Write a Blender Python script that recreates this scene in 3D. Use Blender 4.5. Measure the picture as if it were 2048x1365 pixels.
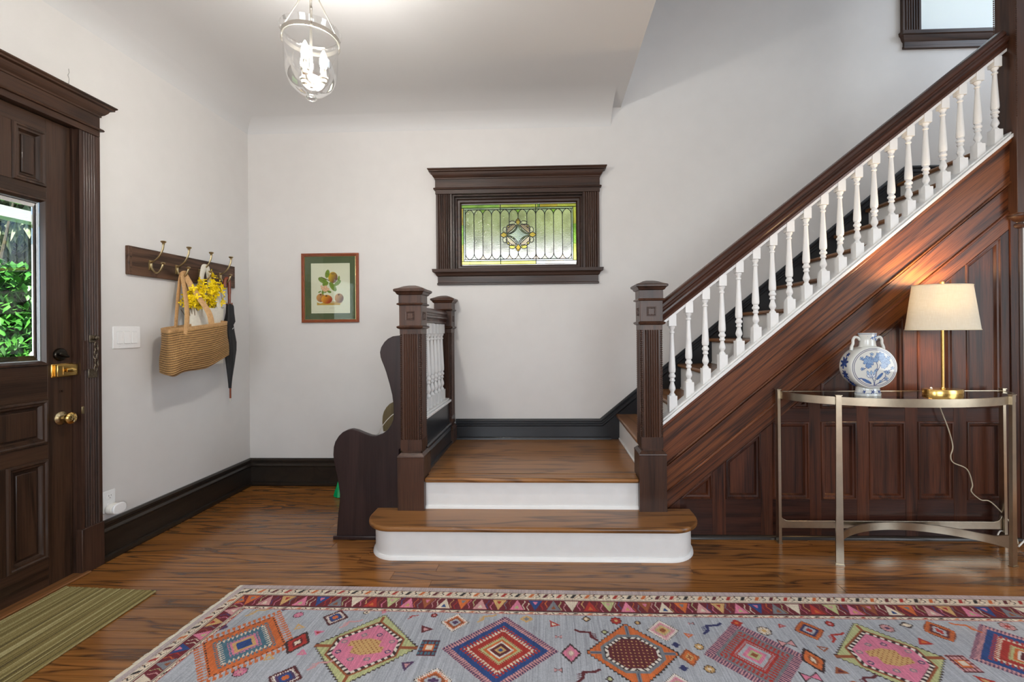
import bpy, bmesh, math, random
import numpy as np
from mathutils import Vector
random.seed(7)
rng = np.random.default_rng(7)
for o in list(bpy.data.objects):
    bpy.data.objects.remove(o)
SC = bpy.context.scene
COL = SC.collection
R = math.radians
PI = math.pi

# ------------------------------------------------------------------ camera, world, sun, window light, exposure
cd = bpy.data.cameras.new('camera')
cam = bpy.data.objects.new('camera', cd)
COL.objects.link(cam)
cd.sensor_width = 36.0
cd.lens = 920.0 / 2048 * 36.0
cd.shift_x = -40.0 / 2048
cd.shift_y = -21.0 / 2048
cd.clip_start = 0.02
cam.location = (0, 0, 1.25)
from mathutils import Matrix
cam.rotation_euler = (Matrix.Rotation(R(1.93), 3, 'Z') @ Matrix.Rotation(R(90), 3, 'X') @ Matrix.Rotation(-0.008, 3, 'Z')).to_euler()
SC.camera = cam

w = bpy.data.worlds.new('daylight')
SC.world = w
w.use_nodes = True
wn = w.node_tree
bg = wn.nodes['Background']
sky = wn.nodes.new('ShaderNodeTexSky')
sky.sky_type = 'HOSEK_WILKIE'
sky.turbidity = 4.0
sky.sun_direction = Vector((0.25, -0.75, 1)).normalized()
wn.links.new(sky.outputs[0], bg.inputs[0])
bg.inputs[1].default_value = 6.0

def light(name, typ, loc, energy, color, rot=(0, 0, 0), **kw):
    l = bpy.data.lights.new(name, typ)
    l.energy = energy
    l.color = color
    for k, v in kw.items():
        setattr(l, k, v)
    o = bpy.data.objects.new(name, l)
    o.location = loc
    o.rotation_euler = rot
    COL.objects.link(o)
    return o

sun = light('sun', 'SUN', (-6, -2, 9), 12.0, (1, .96, .88), angle=R(1))
sun.rotation_euler = Vector((0.25, -0.75, 1)).to_track_quat('Z', 'Y').to_euler()
# daylight entering by the two windows in the wall behind the camera, the side window and an opening added upstairs
light('window_daylight_a', 'AREA', (-1.15, -2.46, 1.6), 40, (.93, .97, 1), (R(90), 0, 0), shape='RECTANGLE', size=1.6, size_y=1.9)
light('window_daylight_b', 'AREA', (1.55, -2.46, 1.6), 40, (.93, .97, 1), (R(90), 0, 0), shape='RECTANGLE', size=1.9, size_y=1.9)
light('window_daylight_c', 'AREA', (4.17, .3, 1.6), 29, (.95, .98, 1), (0, R(90), 0), shape='RECTANGLE', size=1.9, size_y=1.7)
light('upstairs_fill_light', 'AREA', (4.17, 2.85, 4.2), 17, (.80, .89, 1), (0, R(90), 0), shape='RECTANGLE', size=1.3, size_y=1.2)  # bluish fill at an unseen opening added in the upper right wall
vs = SC.view_settings
vs.view_transform = 'Standard'
vs.look = 'None'
vs.gamma = 1.0
vs.use_curve_mapping = False
vs.exposure = 0.33
SC.cycles.max_bounces = 8
SC.cycles.glossy_bounces = 3
SC.cycles.transmission_bounces = 6
SC.cycles.caustics_reflective = False
SC.cycles.caustics_refractive = False

# ------------------------------------------------------------------ helpers
WL = {}                                          # world location of every object

def tag(o, label=None, cat=None, group=None, kind=None):
    if label: o['label'] = label
    if cat: o['category'] = cat
    if group: o['group'] = group
    if kind: o['kind'] = kind
    return o

def link(o, parent=None, loc=(0, 0, 0)):
    COL.objects.link(o)
    WL[o] = Vector(loc)
    if parent is not None:
        o.parent = parent
        o.location = Vector(loc) - WL[parent]
    else:
        o.location = loc
    return o

def top(name, label=None, cat=None, loc=(0, 0, 0), group=None, kind=None, parent=None):
    o = bpy.data.objects.new(name, None)
    o.empty_display_size = .05
    link(o, parent, loc)
    return tag(o, label, cat, group, kind)

def ident(u, v, h): return (u, v, h)
def plane_y(y0): return lambda u, v, h: (u, y0 - h, v)        # wall seen from -y, h towards the room
def plane_x(x0): return lambda u, v, h: (x0 + h, u, v)        # wall seen from +x, h towards the room

class MB:
    def __init__(s):
        s.v = []; s.f = []
    def add(s, vs, fs):
        b = len(s.v)
        s.v += [tuple(p) for p in vs]
        s.f += [[i + b for i in f] for f in fs]
        return s
    def box(s, x0, x1, y0, y1, z0, z1):
        return s.add([(x, y, z) for z in (z0, z1) for y in (y0, y1) for x in (x0, x1)],
                     [(0, 2, 3, 1), (4, 5, 7, 6), (0, 1, 5, 4), (2, 6, 7, 3), (0, 4, 6, 2), (1, 3, 7, 5)])
    def prism(s, poly, a, b, m=ident):
        n = len(poly)
        vs = [m(u, v, a) for u, v in poly] + [m(u, v, b) for u, v in poly]
        fs = [list(range(n))[::-1], list(range(n, 2 * n))] + [(i, (i + 1) % n, n + (i + 1) % n, n + i) for i in range(n)]
        return s.add(vs, fs)
    def sweep(s, path, prof, closed=False, m=ident, caps=True, side=1):
        n = len(path); P = [Vector(p) for p in path]; rings = []
        for i in range(n):
            d = []
            if closed or i > 0: d.append((P[i] - P[i - 1]).normalized())
            if closed or i < n - 1: d.append((P[(i + 1) % n] - P[i]).normalized())
            ns = [Vector((q.y, -q.x)) * side for q in d]
            if len(ns) == 2:
                b = ns[0] + ns[1]
                k = b / max(1e-6, b.dot(ns[0]))
            else:
                k = ns[0]
            rings.append([m(P[i].x + k.x * o, P[i].y + k.y * o, h) for o, h in prof])
        k = len(prof); vs = [p for r in rings for p in r]; fs = []
        for i in range(n if closed else n - 1):
            j = (i + 1) % n
            for a in range(k - 1):
                fs.append((i * k + a, i * k + a + 1, j * k + a + 1, j * k + a))
        if caps and not closed:
            fs.append(list(range(k))); fs.append(list(range((n - 1) * k, n * k))[::-1])
        return s.add(vs, fs)
    def lathe(s, prof, n=20, c=(0, 0, 0), m=None, sx=1, sy=1, cap=True):
        vs = []; fs = []; k = len(prof)
        for r, z in prof:
            for i in range(n):
                a = 2 * PI * i / n
                p = (sx * r * math.cos(a), sy * r * math.sin(a), z)
                if m: p = m(*p)
                vs.append((p[0] + c[0], p[1] + c[1], p[2] + c[2]))
        for j in range(k - 1):
            for i in range(n):
                i2 = (i + 1) % n
                fs.append((j * n + i, j * n + i2, (j + 1) * n + i2, (j + 1) * n + i))
        if cap:
            fs.append(list(range(n))[::-1]); fs.append(list(range((k - 1) * n, k * n)))
        return s.add(vs, fs)
    def tube(s, pts, r, n=8, closed=False, flat=None, up=(0, 0, 1)):
        P = [Vector(p) for p in pts]; k = len(P); vs = []; fs = []
        rr = r if isinstance(r, (list, tuple)) else [r] * k
        up = Vector(up); prev = None
        for i in range(k):
            t = (P[(i + 1) % k] - P[i - 1]) if closed else (P[min(i + 1, k - 1)] - P[max(i - 1, 0)])
            t.normalize()
            a = up if prev is None else prev
            a = a - t * a.dot(t)
            if a.length < 1e-3:
                a = Vector((1, .3, .2)); a = a - t * a.dot(t)
            a.normalize(); prev = a
            b = t.cross(a)
            fl = flat if flat is not None else 1
            for j in range(n):
                th = 2 * PI * j / n
                vs.append(P[i] + a * (rr[i] * math.cos(th)) + b * (rr[i] * fl * math.sin(th)))
        for i in range(k if closed else k - 1):
            i2 = (i + 1) % k
            for j in range(n):
                j2 = (j + 1) % n
                fs.append((i * n + j, i * n + j2, i2 * n + j2, i2 * n + j))
        if not closed:
            fs.append(list(range(n))[::-1]); fs.append(list(range((k - 1) * n, k * n)))
        return s.add(vs, fs)
    def loft(s, rings, close_u=True, caps=True):
        n = len(rings[0]); vs = [p for r in rings for p in r]; fs = []
        for j in range(len(rings) - 1):
            for i in range(n if close_u else n - 1):
                i2 = (i + 1) % n
                fs.append((j * n + i, j * n + i2, (j + 1) * n + i2, (j + 1) * n + i))
        if caps:
            fs.append(list(range(n))[::-1]); fs.append(list(range((len(rings) - 1) * n, len(rings) * n)))
        return s.add(vs, fs)
    def grid(s, pts, nu, nv):
        return s.add(pts, [(j * nu + i, j * nu + i + 1, (j + 1) * nu + i + 1, (j + 1) * nu + i) for j in range(nv - 1) for i in range(nu - 1)])
    def mesh(s, name, mat, smooth=False, fix=True, angle=38):
        me = bpy.data.meshes.new(name)
        me.from_pydata(s.v, [], s.f)
        if fix:
            bm = bmesh.new(); bm.from_mesh(me)
            bmesh.ops.recalc_face_normals(bm, faces=bm.faces)
            bm.to_mesh(me); bm.free()
        if smooth:
            me.shade_smooth(); me.set_sharp_from_angle(angle=R(angle))
        if mat: me.materials.append(mat)
        return me
    def obj(s, name, mat, parent=None, smooth=False, bevel=0, seg=2, fix=True, angle=38, loc=(0, 0, 0), rot=None):
        o = bpy.data.objects.new(name, s.mesh(name, mat, smooth or bevel > 0, fix, angle))
        link(o, parent, loc)
        if rot: o.rotation_euler = rot
        if bevel:
            b = o.modifiers.new('bevel', 'BEVEL')
            b.width = bevel; b.segments = seg; b.limit_method = 'ANGLE'; b.angle_limit = R(40)
        return o

def inst(name, me, parent=None, loc=(0, 0, 0), rot=None, scale=None):
    o = bpy.data.objects.new(name, me)
    link(o, parent, loc)
    if rot: o.rotation_euler = rot
    if scale: o.scale = scale
    return o

def clip(poly, a, b, c):
    """keep the side a*x + b*y <= c of a polygon"""
    out = []
    for i in range(len(poly)):
        p, q = poly[i], poly[(i + 1) % len(poly)]
        dp, dq = a * p[0] + b * p[1] - c, a * q[0] + b * q[1] - c
        if dp <= 0: out.append(p)
        if dp * dq < 0:
            t = dp / (dp - dq)
            out.append((p[0] + (q[0] - p[0]) * t, p[1] + (q[1] - p[1]) * t))
    return out

def rect(u0, u1, v0, v1): return [(u0, v0), (u1, v0), (u1, v1), (u0, v1)]

def arc(cx, cy, r, a0, a1, n, ry=None):
    ry = r if ry is None else ry
    return [(cx + r * math.cos(R(a0 + (a1 - a0) * i / n)), cy + ry * math.sin(R(a0 + (a1 - a0) * i / n))) for i in range(n + 1)]

def smooth_path(pts, n=6):
    P = [Vector(p) for p in pts]; out = []
    for i in range(len(P) - 1):
        p0, p1, p2, p3 = P[max(i - 1, 0)], P[i], P[i + 1], P[min(i + 2, len(P) - 1)]
        for k in range(n):
            t = k / n
            out.append(.5 * ((2 * p1) + (p2 - p0) * t + (2 * p0 - 5 * p1 + 4 * p2 - p3) * t * t + (3 * p1 - p0 - 3 * p2 + p3) * t ** 3))
    out.append(P[-1])
    return out

# ------------------------------------------------------------------ materials
def srgb(r, g, b):
    f = lambda c: (c / 255 / 12.92) if c / 255 <= .04045 else ((c / 255 + .055) / 1.055) ** 2.4
    return (f(r), f(g), f(b), 1)

class NT:
    def __init__(s, name):
        s.m = bpy.data.materials.new(name); s.m.use_nodes = True
        s.t = s.m.node_tree; s.b = s.t.nodes['Principled BSDF']
    def n(s, typ, ins=None, **kw):
        x = s.t.nodes.new('ShaderNode' + typ)
        for k, v in kw.items(): setattr(x, k, v)
        for k, v in (ins or {}).items(): s.set(x.inputs[k], v)
        return x
    def set(s, sock, v):
        if isinstance(v, bpy.types.NodeSocket): s.t.links.new(v, sock)
        elif hasattr(v, 'outputs'): s.t.links.new(v.outputs[0], sock)
        else: sock.default_value = v
    def math(s, op, a, b=0.0, c=None):
        ins = {0: a, 1: b}
        if c is not None: ins[2] = c
        return s.n('Math', ins, operation=op)
    def mix(s, f, a, b, mode='MIX'):
        x = s.t.nodes.new('ShaderNodeMix'); x.data_type = 'RGBA'; x.blend_type = mode
        s.set(x.inputs[0], f); s.set(x.inputs[6], a); s.set(x.inputs[7], b)
        return x.outputs[2]
    def p(s, **kw):
        for k, v in kw.items():
            s.set(s.b.inputs[k.replace('_', ' ')], v)
        return s.m
    def bump(s, h, strength=.2, dist=.002):
        x = s.n('Bump', {'Strength': strength, 'Distance': dist, 'Height': h})
        s.set(s.b.inputs['Normal'], x)
    def coords(s, scale=(1, 1, 1), rand=True):
        tc = s.n('TexCoord')
        v = tc.outputs['Object']
        if rand:
            oi = s.n('ObjectInfo')
            cb = s.n('CombineXYZ', {0: s.math('MULTIPLY', oi.outputs['Random'], 19.0), 1: s.math('MULTIPLY', oi.outputs['Random'], 43.0), 2: s.math('MULTIPLY', oi.outputs['Random'], 71.0)})
            v = s.n('VectorMath', {0: v, 1: cb}, operation='ADD').outputs[0]
        return s.n('Mapping', {'Vector': v, 'Scale': scale}, vector_type='POINT').outputs[0]

def wood(name, dark, mid, light, axis=0, rough=.35, freq=7.0, line=.7, fib=.4, along=.55, across=7.0, coat=0.0, bump=.25, spec=.34, vary=.25, pw=3.5, k=1.0):
    dark, mid, light = [tuple(c * k for c in q[:3]) + (1,) for q in (dark, mid, light)]
    t = NT(name)
    s1 = [across] * 3; s1[axis] = along
    s2 = [260.0] * 3; s2[axis] = 5.0
    c1 = t.coords(s1); c2 = t.coords(s2)
    n1 = t.n('TexNoise', {'Vector': c1, 'Scale': 1.0, 'Detail': 2.0, 'Roughness': .35, 'Distortion': .3})
    sn = t.math('SINE', t.math('MULTIPLY', n1, freq * 2 * PI))
    ln = t.math('POWER', t.math('MULTIPLY_ADD', sn, .5, .5), pw)
    n2 = t.n('TexNoise', {'Vector': c2, 'Scale': 1.0, 'Detail': 2.0, 'Roughness': .6})
    n3 = t.n('TexNoise', {'Vector': c1, 'Scale': .8, 'Detail': 1.0})
    base = t.mix(t.n('MapRange', {'Value': n3.outputs[0], 1: .3, 2: .7}), mid, light)
    fibm = t.n('MapRange', {'Value': n2.outputs[0], 1: .42, 2: .68})
    kk = t.math('MINIMUM', t.math('ADD', t.math('MULTIPLY', ln, line), t.math('MULTIPLY', fibm, fib)), 1.0)
    colr = t.mix(kk, base, dark)
    if vary:
        oi = t.n('ObjectInfo')
        br = t.n('MapRange', {'Value': oi.outputs['Random'], 3: 1 - vary, 4: 1 + vary * .6})
        colr = t.mix(1.0, colr, t.n('CombineColor', {0: br, 1: br, 2: br}).outputs[0], 'MULTIPLY')
    t.bump(t.math('ADD', n2, t.math('MULTIPLY', ln, .3)), bump, .0015)
    return t.p(Base_Color=colr, Roughness=rough, Coat_Weight=coat, Coat_Roughness=.12, Specular_IOR_Level=spec)

def plain(name, col, rough=.5, metal=0.0, noise=0.0, bump=0.0, nscale=60.0, **kw):
    t = NT(name)
    if noise or bump:
        n = t.n('TexNoise', {'Vector': t.coords(rand=False), 'Scale': nscale, 'Detail': 3.0})
        if noise:
            f = t.n('MapRange', {'Value': n.outputs[0], 1: .3, 2: .7, 3: 1 - noise, 4: 1 + noise})
            col = t.mix(1.0, col, t.n('CombineColor', {0: f, 1: f, 2: f}).outputs[0], 'MULTIPLY')
        if bump: t.bump(n, bump, .002)
    return t.p(Base_Color=col, Roughness=rough, Metallic=metal, **kw)

def paint_attr(name, rough=.9, bump=0.0, nscale=400.0, coat=0.0):
    t = NT(name)
    a = t.n('VertexColor', layer_name='Col')
    if bump:
        n = t.n('TexNoise', {'Vector': t.coords((1, 1, 1), False), 'Scale': nscale, 'Detail': 2.0})
        t.bump(n, bump, .003)
    return t.p(Base_Color=a.outputs[0], Roughness=rough, Coat_Weight=coat, Coat_Roughness=.05)

M_wall = plain('wall_paint', (.665, .648, .628, 1), .6, noise=.015, bump=.06, nscale=9)
M_wall_hall = plain('hall_wall_paint', (.66, .66, .665, 1), .6, noise=.01, bump=.05, nscale=9)
M_ceil = plain('ceiling_paint', (.63, .63, .625, 1), .7, bump=.03, nscale=7)
M_white = plain('white_trim_paint', (.82, .82, .805, 1), .32, noise=.02, bump=.05, nscale=14)
M_floor = wood('oak_floor', (.066, .024, .008, 1), (.30, .115, .026, 1), (.39, .160, .038, 1), 0, .22, 6.0, .62, .36, 1.3, 14.0, .3, .12, vary=.2, pw=5.0, k=0.84)
M_tread = wood('oak_tread', (.085, .033, .011, 1), (.31, .130, .036, 1), (.385, .17, .050, 1), 0, .28, 5.0, .65, .25, 1.0, 10.0, .25, .12, vary=.12, pw=5.0, k=0.9)
M_tread_y = wood('oak_tread_across', (.085, .033, .011, 1), (.27, .112, .038, 1), (.34, .15, .052, 1), 1, .3, 4.0, .6, .3, .8, 9.0, .2, .15, vary=.12, k=0.85)
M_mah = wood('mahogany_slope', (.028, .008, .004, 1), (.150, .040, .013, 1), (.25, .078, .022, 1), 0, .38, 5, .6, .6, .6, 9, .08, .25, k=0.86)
M_mah_v = wood('mahogany_upright_shaded', (.020, .006, .004, 1), (.094, .027, .012, 1), (.145, .043, .018, 1), 2, .38, 4, .55, .6, .6, 9, .08, .25, k=0.66)  # shade over the lower panels is mixed into this darker mahogany
M_mah_h = wood('mahogany_level_shaded', (.015, .005, .004, 1), (.056, .017, .010, 1), (.085, .026, .015, 1), 0, .35, 4, .5, .6, .6, 9, .10, .25, k=0.66)  # mahogany darkened in colour for the shade around the lower rails
M_newel = wood('newel_wood', (.018, .008, .005, 1), (.085, .036, .020, 1), (.125, .054, .030, 1), 2, .36, 4, .45, .4, .6, 9, .15, .3, k=0.68)
M_dark = wood('dark_casing_wood', (.014, .007, .005, 1), (.062, .029, .018, 1), (.092, .045, .029, 1), 2, .4, 4, .45, .6, .6, 9, .1, .3, vary=.1, k=0.74)
M_dark_h = wood('dark_casing_wood_level', (.014, .007, .005, 1), (.062, .029, .018, 1), (.092, .045, .029, 1), 0, .4, 4, .45, .6, .6, 9, .1, .3, vary=.1, k=0.74)
M_dark_y = wood('dark_casing_wood_along_wall', (.014, .007, .005, 1), (.062, .027, .014, 1), (.092, .043, .023, 1), 1, .4, 4, .45, .6, .6, 9, .1, .3, vary=.1, k=0.74)
M_door = wood('door_wood', (.014, .008, .005, 1), (.052, .025, .015, 1), (.078, .039, .022, 1), 2, .34, 4, .5, .5, .6, 9, .2, .25, vary=.1, k=0.8)
M_door_y = wood('door_wood_level', (.014, .008, .005, 1), (.052, .025, .015, 1), (.078, .039, .022, 1), 1, .34, 4, .5, .5, .6, 9, .2, .25, vary=.1, k=0.8)
M_base = wood('black_baseboard', (.006, .005, .004, 1), (.018, .013, .010, 1), (.026, .018, .013, 1), 0, .3, 3, .4, .4, .6, 9, .2, .15, vary=0)
M_base_y = wood('black_baseboard_side', (.006, .005, .004, 1), (.020, .014, .010, 1), (.028, .020, .014, 1), 1, .3, 3, .4, .4, .6, 9, .2, .15, vary=0)
M_black = plain('black_skirt_paint', (.011, .012, .015, 1), .28, noise=.15, bump=.08, nscale=12)
M_pew = wood('pew_wood', (.008, .005, .006, 1), (.023, .012, .012, 1), (.035, .018, .017, 1), 2, .33, 4, .4, .45, .6, 8, .2, .2, vary=0)
M_pew_lit = wood('pew_wood_lit', (.05, .035, .015, 1), (.14, .105, .05, 1), (.20, .155, .075, 1), 2, .45, 4, .4, .5, .6, 8, 0, .2, vary=0)  # same pew wood with warm light on its inner faces mixed into the colour
M_rail = wood('handrail_wood', (.016, .006, .004, 1), (.075, .026, .015, 1), (.115, .042, .023, 1), 0, .3, 4, .4, .6, .6, 9, .2, .2, vary=0, k=0.75)
M_rack = wood('rack_walnut', (.020, .009, .005, 1), (.085, .042, .024, 1), (.12, .062, .036, 1), 1, .42, 6, .6, .5, .8, 12, 0, .3, vary=0)
M_brass = plain('polished_brass', (.78, .52, .17, 1), .2, 1.0)
M_brass_old = plain('aged_brass', (.46, .36, .20, 1), .32, 1.0, noise=.2, nscale=90)
M_bronze = plain('dark_bronze', (.05, .042, .034, 1), .3, 1.0)
M_chain = plain('tarnished_iron', (.20, .165, .12, 1), .4, 1.0, noise=.3, nscale=120)
M_nickel = plain('brushed_nickel', (.62, .59, .53, 1), .28, 1.0)
M_table = plain('champagne_metal', (.54, .48, .37, 1), .28, 1.0, noise=.06, nscale=30, bump=.02)
M_plastic = plain('white_plastic', (.83, .83, .82, 1), .3)
M_slot = plain('dark_slot', (.02, .02, .02, 1), .5)
M_lead = plain('lead_came', (.012, .012, .012, 1), .45, .3)
M_cord = plain('lamp_cord', (.55, .49, .36, 1), .4)
M_cordw = plain('white_cord', (.78, .76, .70, 1), .4)

def glass(name, col=(1, 1, 1, 1), rough=0.0, ior=1.45):
    t = NT(name)
    return t.p(Base_Color=col, Roughness=rough, IOR=ior, Transmission_Weight=1.0)
M_glass = glass('clear_glass')
def thin_glass(name, tint=(1, 1, 1, 1), k=.1):
    t = NT(name)
    tr = t.n('BsdfTransparent', {0: tint}); gl = t.n('BsdfGlossy', {0: (1, 1, 1, 1), 'Roughness': .01})
    fr = t.math('MULTIPLY', t.n('Fresnel', {0: 1.45}), .5)
    mx = t.n('MixShader', {0: fr, 1: tr, 2: gl})
    t.set(t.t.nodes['Material Output'].inputs[0], mx)
    return t.m
M_pane = thin_glass('window_pane_glass', (.97, 1, .98, 1))
# ================================================================== THE SETTING
XL, YB, ZC = -2.45, 3.70, 3.03          # left wall, back wall, ceiling
ZU = 5.3                                # ceiling of the stair well
def struct(o): return tag(o, kind='structure')

# ---- floor: slab and single oak planks
b = MB()
b.box(XL - .15, 4.2, -2.5, 1.25, -.1, 0); b.box(XL - .15, 4.2, 1.25, YB + .15, -.1, -.014)
floor = struct(b.obj('floor', M_floor))
tag(floor, 'glossy brown oak strip floor running across the hall')
pw = .083
row = 0
y = YB
while y > 1.25 + 1e-3:
    y0 = max(y - pw, 1.25)
    x = XL + (-.9 * random.random())
    xend = -.78 if y0 > 2.80 else 2.95 if y0 > 2.77 else 3.4
    while x < xend:
        L = random.uniform(1.1, 2.6)
        a, e = max(x, XL), min(x + L, xend)
        if e - a > .03:
            b = MB(); cx = (a + e) / 2
            g = .0004
            b.prism([(a - cx + g, y0 - y + g), (e - cx - g, y0 - y + g), (e - cx - g, -g), (a - cx + g, -g)], -.014, -.0012)
            b.prism([(a - cx + g + .001, y0 - y + g + .001), (e - cx - g - .001, y0 - y + g + .001), (e - cx - g - .001, -g - .001), (a - cx + g + .001, -g - .001)], -.0012, 0)
            b.obj('plank', M_floor, floor, loc=(cx, y, 0))
        x += L
    y -= pw; row += 1
MB().box(XL - .12, -2.395, 1.33, 2.33, 0, .012).obj('threshold', M_tread_y, floor, bevel=.004)

# ---- walls
DY0, DY1, DZ = 1.345, 2.312, 2.325        # door opening
b = MB()
b.box(XL - .15, XL, -2.5, DY0, 0, ZC + .3); b.box(XL - .15, XL, DY1, YB + .15, 0, ZC + .3); b.box(XL - .15, XL, DY0, DY1, DZ, ZC + .3)
wall_left = struct(b.obj('wall_left', M_wall))
tag(wall_left, 'white plaster wall with the front door and the coat rack')
pb = MB(); pb.prism(rect(2.285, 2.45, 2.46, 2.615), 0, .0022, plane_x(XL))
pb.obj('plaster_patch', M_wall, wall_left, bevel=.001)
cr = MB()
zz = [2.615 - .155 * i / 9 for i in range(10)]
cr.tube([(XL + .001, 2.283 + .004 * math.sin(i * 2.3), q) for i, q in enumerate(zz)], .0016, 5)
cr.obj('plaster_crack', plain('crack_shadow_line', (.35, .34, .32, 1), .9), wall_left)
WX0, WX1, WZ0, WZ1 = -.765, .305, 1.745, 2.36       # stained-glass window opening
UX0, UX1, UZ0, UZ1 = 2.925, 3.75, 3.55, 4.95        # stair window opening
b = MB()
def wall_y(b, x0, x1, y0, y1, z0, z1, holes):
    xs = sorted({x0, x1, *[h[0] for h in holes], *[h[1] for h in holes]})
    for i in range(len(xs) - 1):
        hs = sorted([h for h in holes if h[0] <= xs[i] and h[1] >= xs[i + 1]], key=lambda h: h[2])
        z = z0
        for h in hs:
            b.box(xs[i], xs[i + 1], y0, y1, z, h[2]); z = h[3]
        b.box(xs[i], xs[i + 1], y0, y1, z, z1)
wall_y(b, XL, 4.2, YB, YB + .15, 0, ZU, [(WX0, WX1, WZ0, WZ1), (UX0, UX1, UZ0, UZ1)])
wall_back = struct(b.obj('wall_back', M_wall)); tag(wall_back, 'white plaster back wall of the hall and the stairs')
b = MB()
FW = [(-1.95, -.35, .65, 2.55), (.6, 2.5, .65, 2.55)]
wall_y(b, XL, 4.2, -2.65, -2.5, 0, ZU, FW)
struct(b.obj('wall_front', M_wall))
b = MB()
b.box(4.2, 4.35, -2.5, -.55, 0, ZU); b.box(4.2, 4.35, -.55, 1.15, 0, .65); b.box(4.2, 4.35, -.55, 1.15, 2.55, ZU)
b.box(4.2, 4.35, 1.15, 2.25, 0, ZU); b.box(4.2, 4.35, 2.25, 3.45, 0, 3.55); b.box(4.2, 4.35, 2.25, 3.45, 4.85, ZU); b.box(4.2, 4.35, 3.45, YB, 0, ZU)
struct(b.obj('wall_right', M_wall))
b = MB(); b.box(2.772, 4.2, 2.795, 2.9, 0, 2.35)
wall_side = struct(b.obj('wall_hall', M_wall)); tag(wall_side, 'narrow strip of white wall right of the stair panelling')

# ---- ceiling with coves, open above the stairs
EX, EY = .60, 1.85                        # edge of the stair well
b = MB()
b.box(XL, EX, -2.5, YB, ZC, ZC + .27); b.box(EX, 4.2, -2.5, EY, ZC, ZC + .27)
ceiling = struct(b.obj('ceiling', M_ceil)); tag(ceiling, 'pale plaster ceiling with coved edges')
cr_ = .15
cx_r = .36
prof = [(cx_r - cx_r * math.cos(R(90 * i / 14)), ZC - cr_ + cr_ * math.sin(R(90 * i / 14))) for i in range(15)]
prof[0] = (0.0, ZC - cr_); prof[-1] = (cx_r, ZC - .0005)
cv = MB(); cv.sweep([(XL, -2.5), (XL, YB), (.52, YB)], [(o, h) for o, h in prof] + [(0, ZC)], m=ident, side=1)
cv.obj('cove', M_ceil, ceiling, smooth=True, angle=30)
b = MB(); b.box(XL, 4.2, -2.5, YB + .15, ZU, ZU + .1); struct(b.obj('ceiling_upstairs', M_ceil))
# the upper storey's floor edge wall that closes the well towards the upstairs rooms
b = MB(); b.box(EX - .1, EX, EY, YB, ZC + .27, ZU); b.box(EX, 4.2, EY - .1, EY, ZC + .27, ZU); struct(b.obj('wall_stairwell', M_wall_hall))

# ---- windows behind the camera: frame, sash bars
for n, (x0, x1, z0, z1) in enumerate(FW):
    wq = struct(top('window_%d' % (n + 3), 'daylight window behind the viewer', None, (x0, -2.55, z0)))
    f = MB()
    for r_ in ((x0, x0 + .05, z0, z1), (x1 - .05, x1, z0, z1), (x0, x1, z0, z0 + .05), (x0, x1, z1 - .05, z1), (x0, x1, (z0 + z1) / 2 - .02, (z0 + z1) / 2 + .02)):
        f.box(r_[0], r_[1], -2.58, -2.54, r_[2], r_[3])
    f.obj('sash_frame', M_white, wq)

# ---- baseboards
BB = [(.0, .222), (.012, .222), (.020, .212), (.020, .198), (.013, .190), (.013, .178), (.024, .166), (.024, .160), (.018, .153), (.018, .032), (.036, .030), (.036, .012), (.030, .0), (0, 0)]
# mitred corner: run both sides in one sweep
b = MB(); b.sweep([(XL, 2.42), (XL, YB), (-.94, YB)], BB, side=1)
bl = struct(b.obj('baseboard_left', M_base_y)); tag(bl, 'tall black moulded baseboard below the coat rack and picture')
b = MB(); b.sweep([(2.772, 2.795), (4.2, 2.795)], BB, side=1)
struct(b.obj('baseboard_right', M_base))
b = MB(); b.sweep([(XL, -2.5), (XL, 1.2)], BB, side=1); struct(b.obj('baseboard_door_side', M_base_y))

# ---- casing builder parts
FL = [(0.0, 0.0), (0.0, .022)]
def fluted(b, u0, u1, v0, v1, m, n=5, d=.022, edge=.016):
    """upright casing board with rounded reeds: cross-section along u, run along v"""
    pts = [(u0, 0), (u0, d), (u0 + edge, d), (u0 + edge + .006, d - .008)]
    a, e = u0 + edge + .006, u1 - edge - .006
    for i in range(n):
        c0 = a + (e - a) * i / n; c1 = a + (e - a) * (i + 1) / n
        for k in range(7):
            t = k / 6
            pts.append((c0 + (c1 - c0) * t, d - .008 + .007 * math.sin(PI * t)))
    pts += [(u1 - edge - .006, d - .008), (u1 - edge, d), (u1, d), (u1, 0)]
    cl = [pts[0]]
    for q in pts[1:]:
        if abs(q[0] - cl[-1][0]) + abs(q[1] - cl[-1][1]) > 1e-6: cl.append(q)
    k = len(cl)
    vs_ = [m(u, v0, h) for u, h in cl] + [m(u, v1, h) for u, h in cl]
    b.add(vs_, [list(range(k)), list(range(k, 2 * k))] + [(i, (i + 1) % k, k + (i + 1) % k, k + i) for i in range(k)])
    return b

def crown(b, u0, u1, d, prof, m):
    """moulding with returns round a block standing d proud of the wall: prof = (outwards, v)"""
    f = lambda a, c, h: m(a, h, c)
    b.sweep([(u0, -.0), (u0, d), (u1, d), (u1, 0)], prof, m=f, side=-1)
    return b

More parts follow.
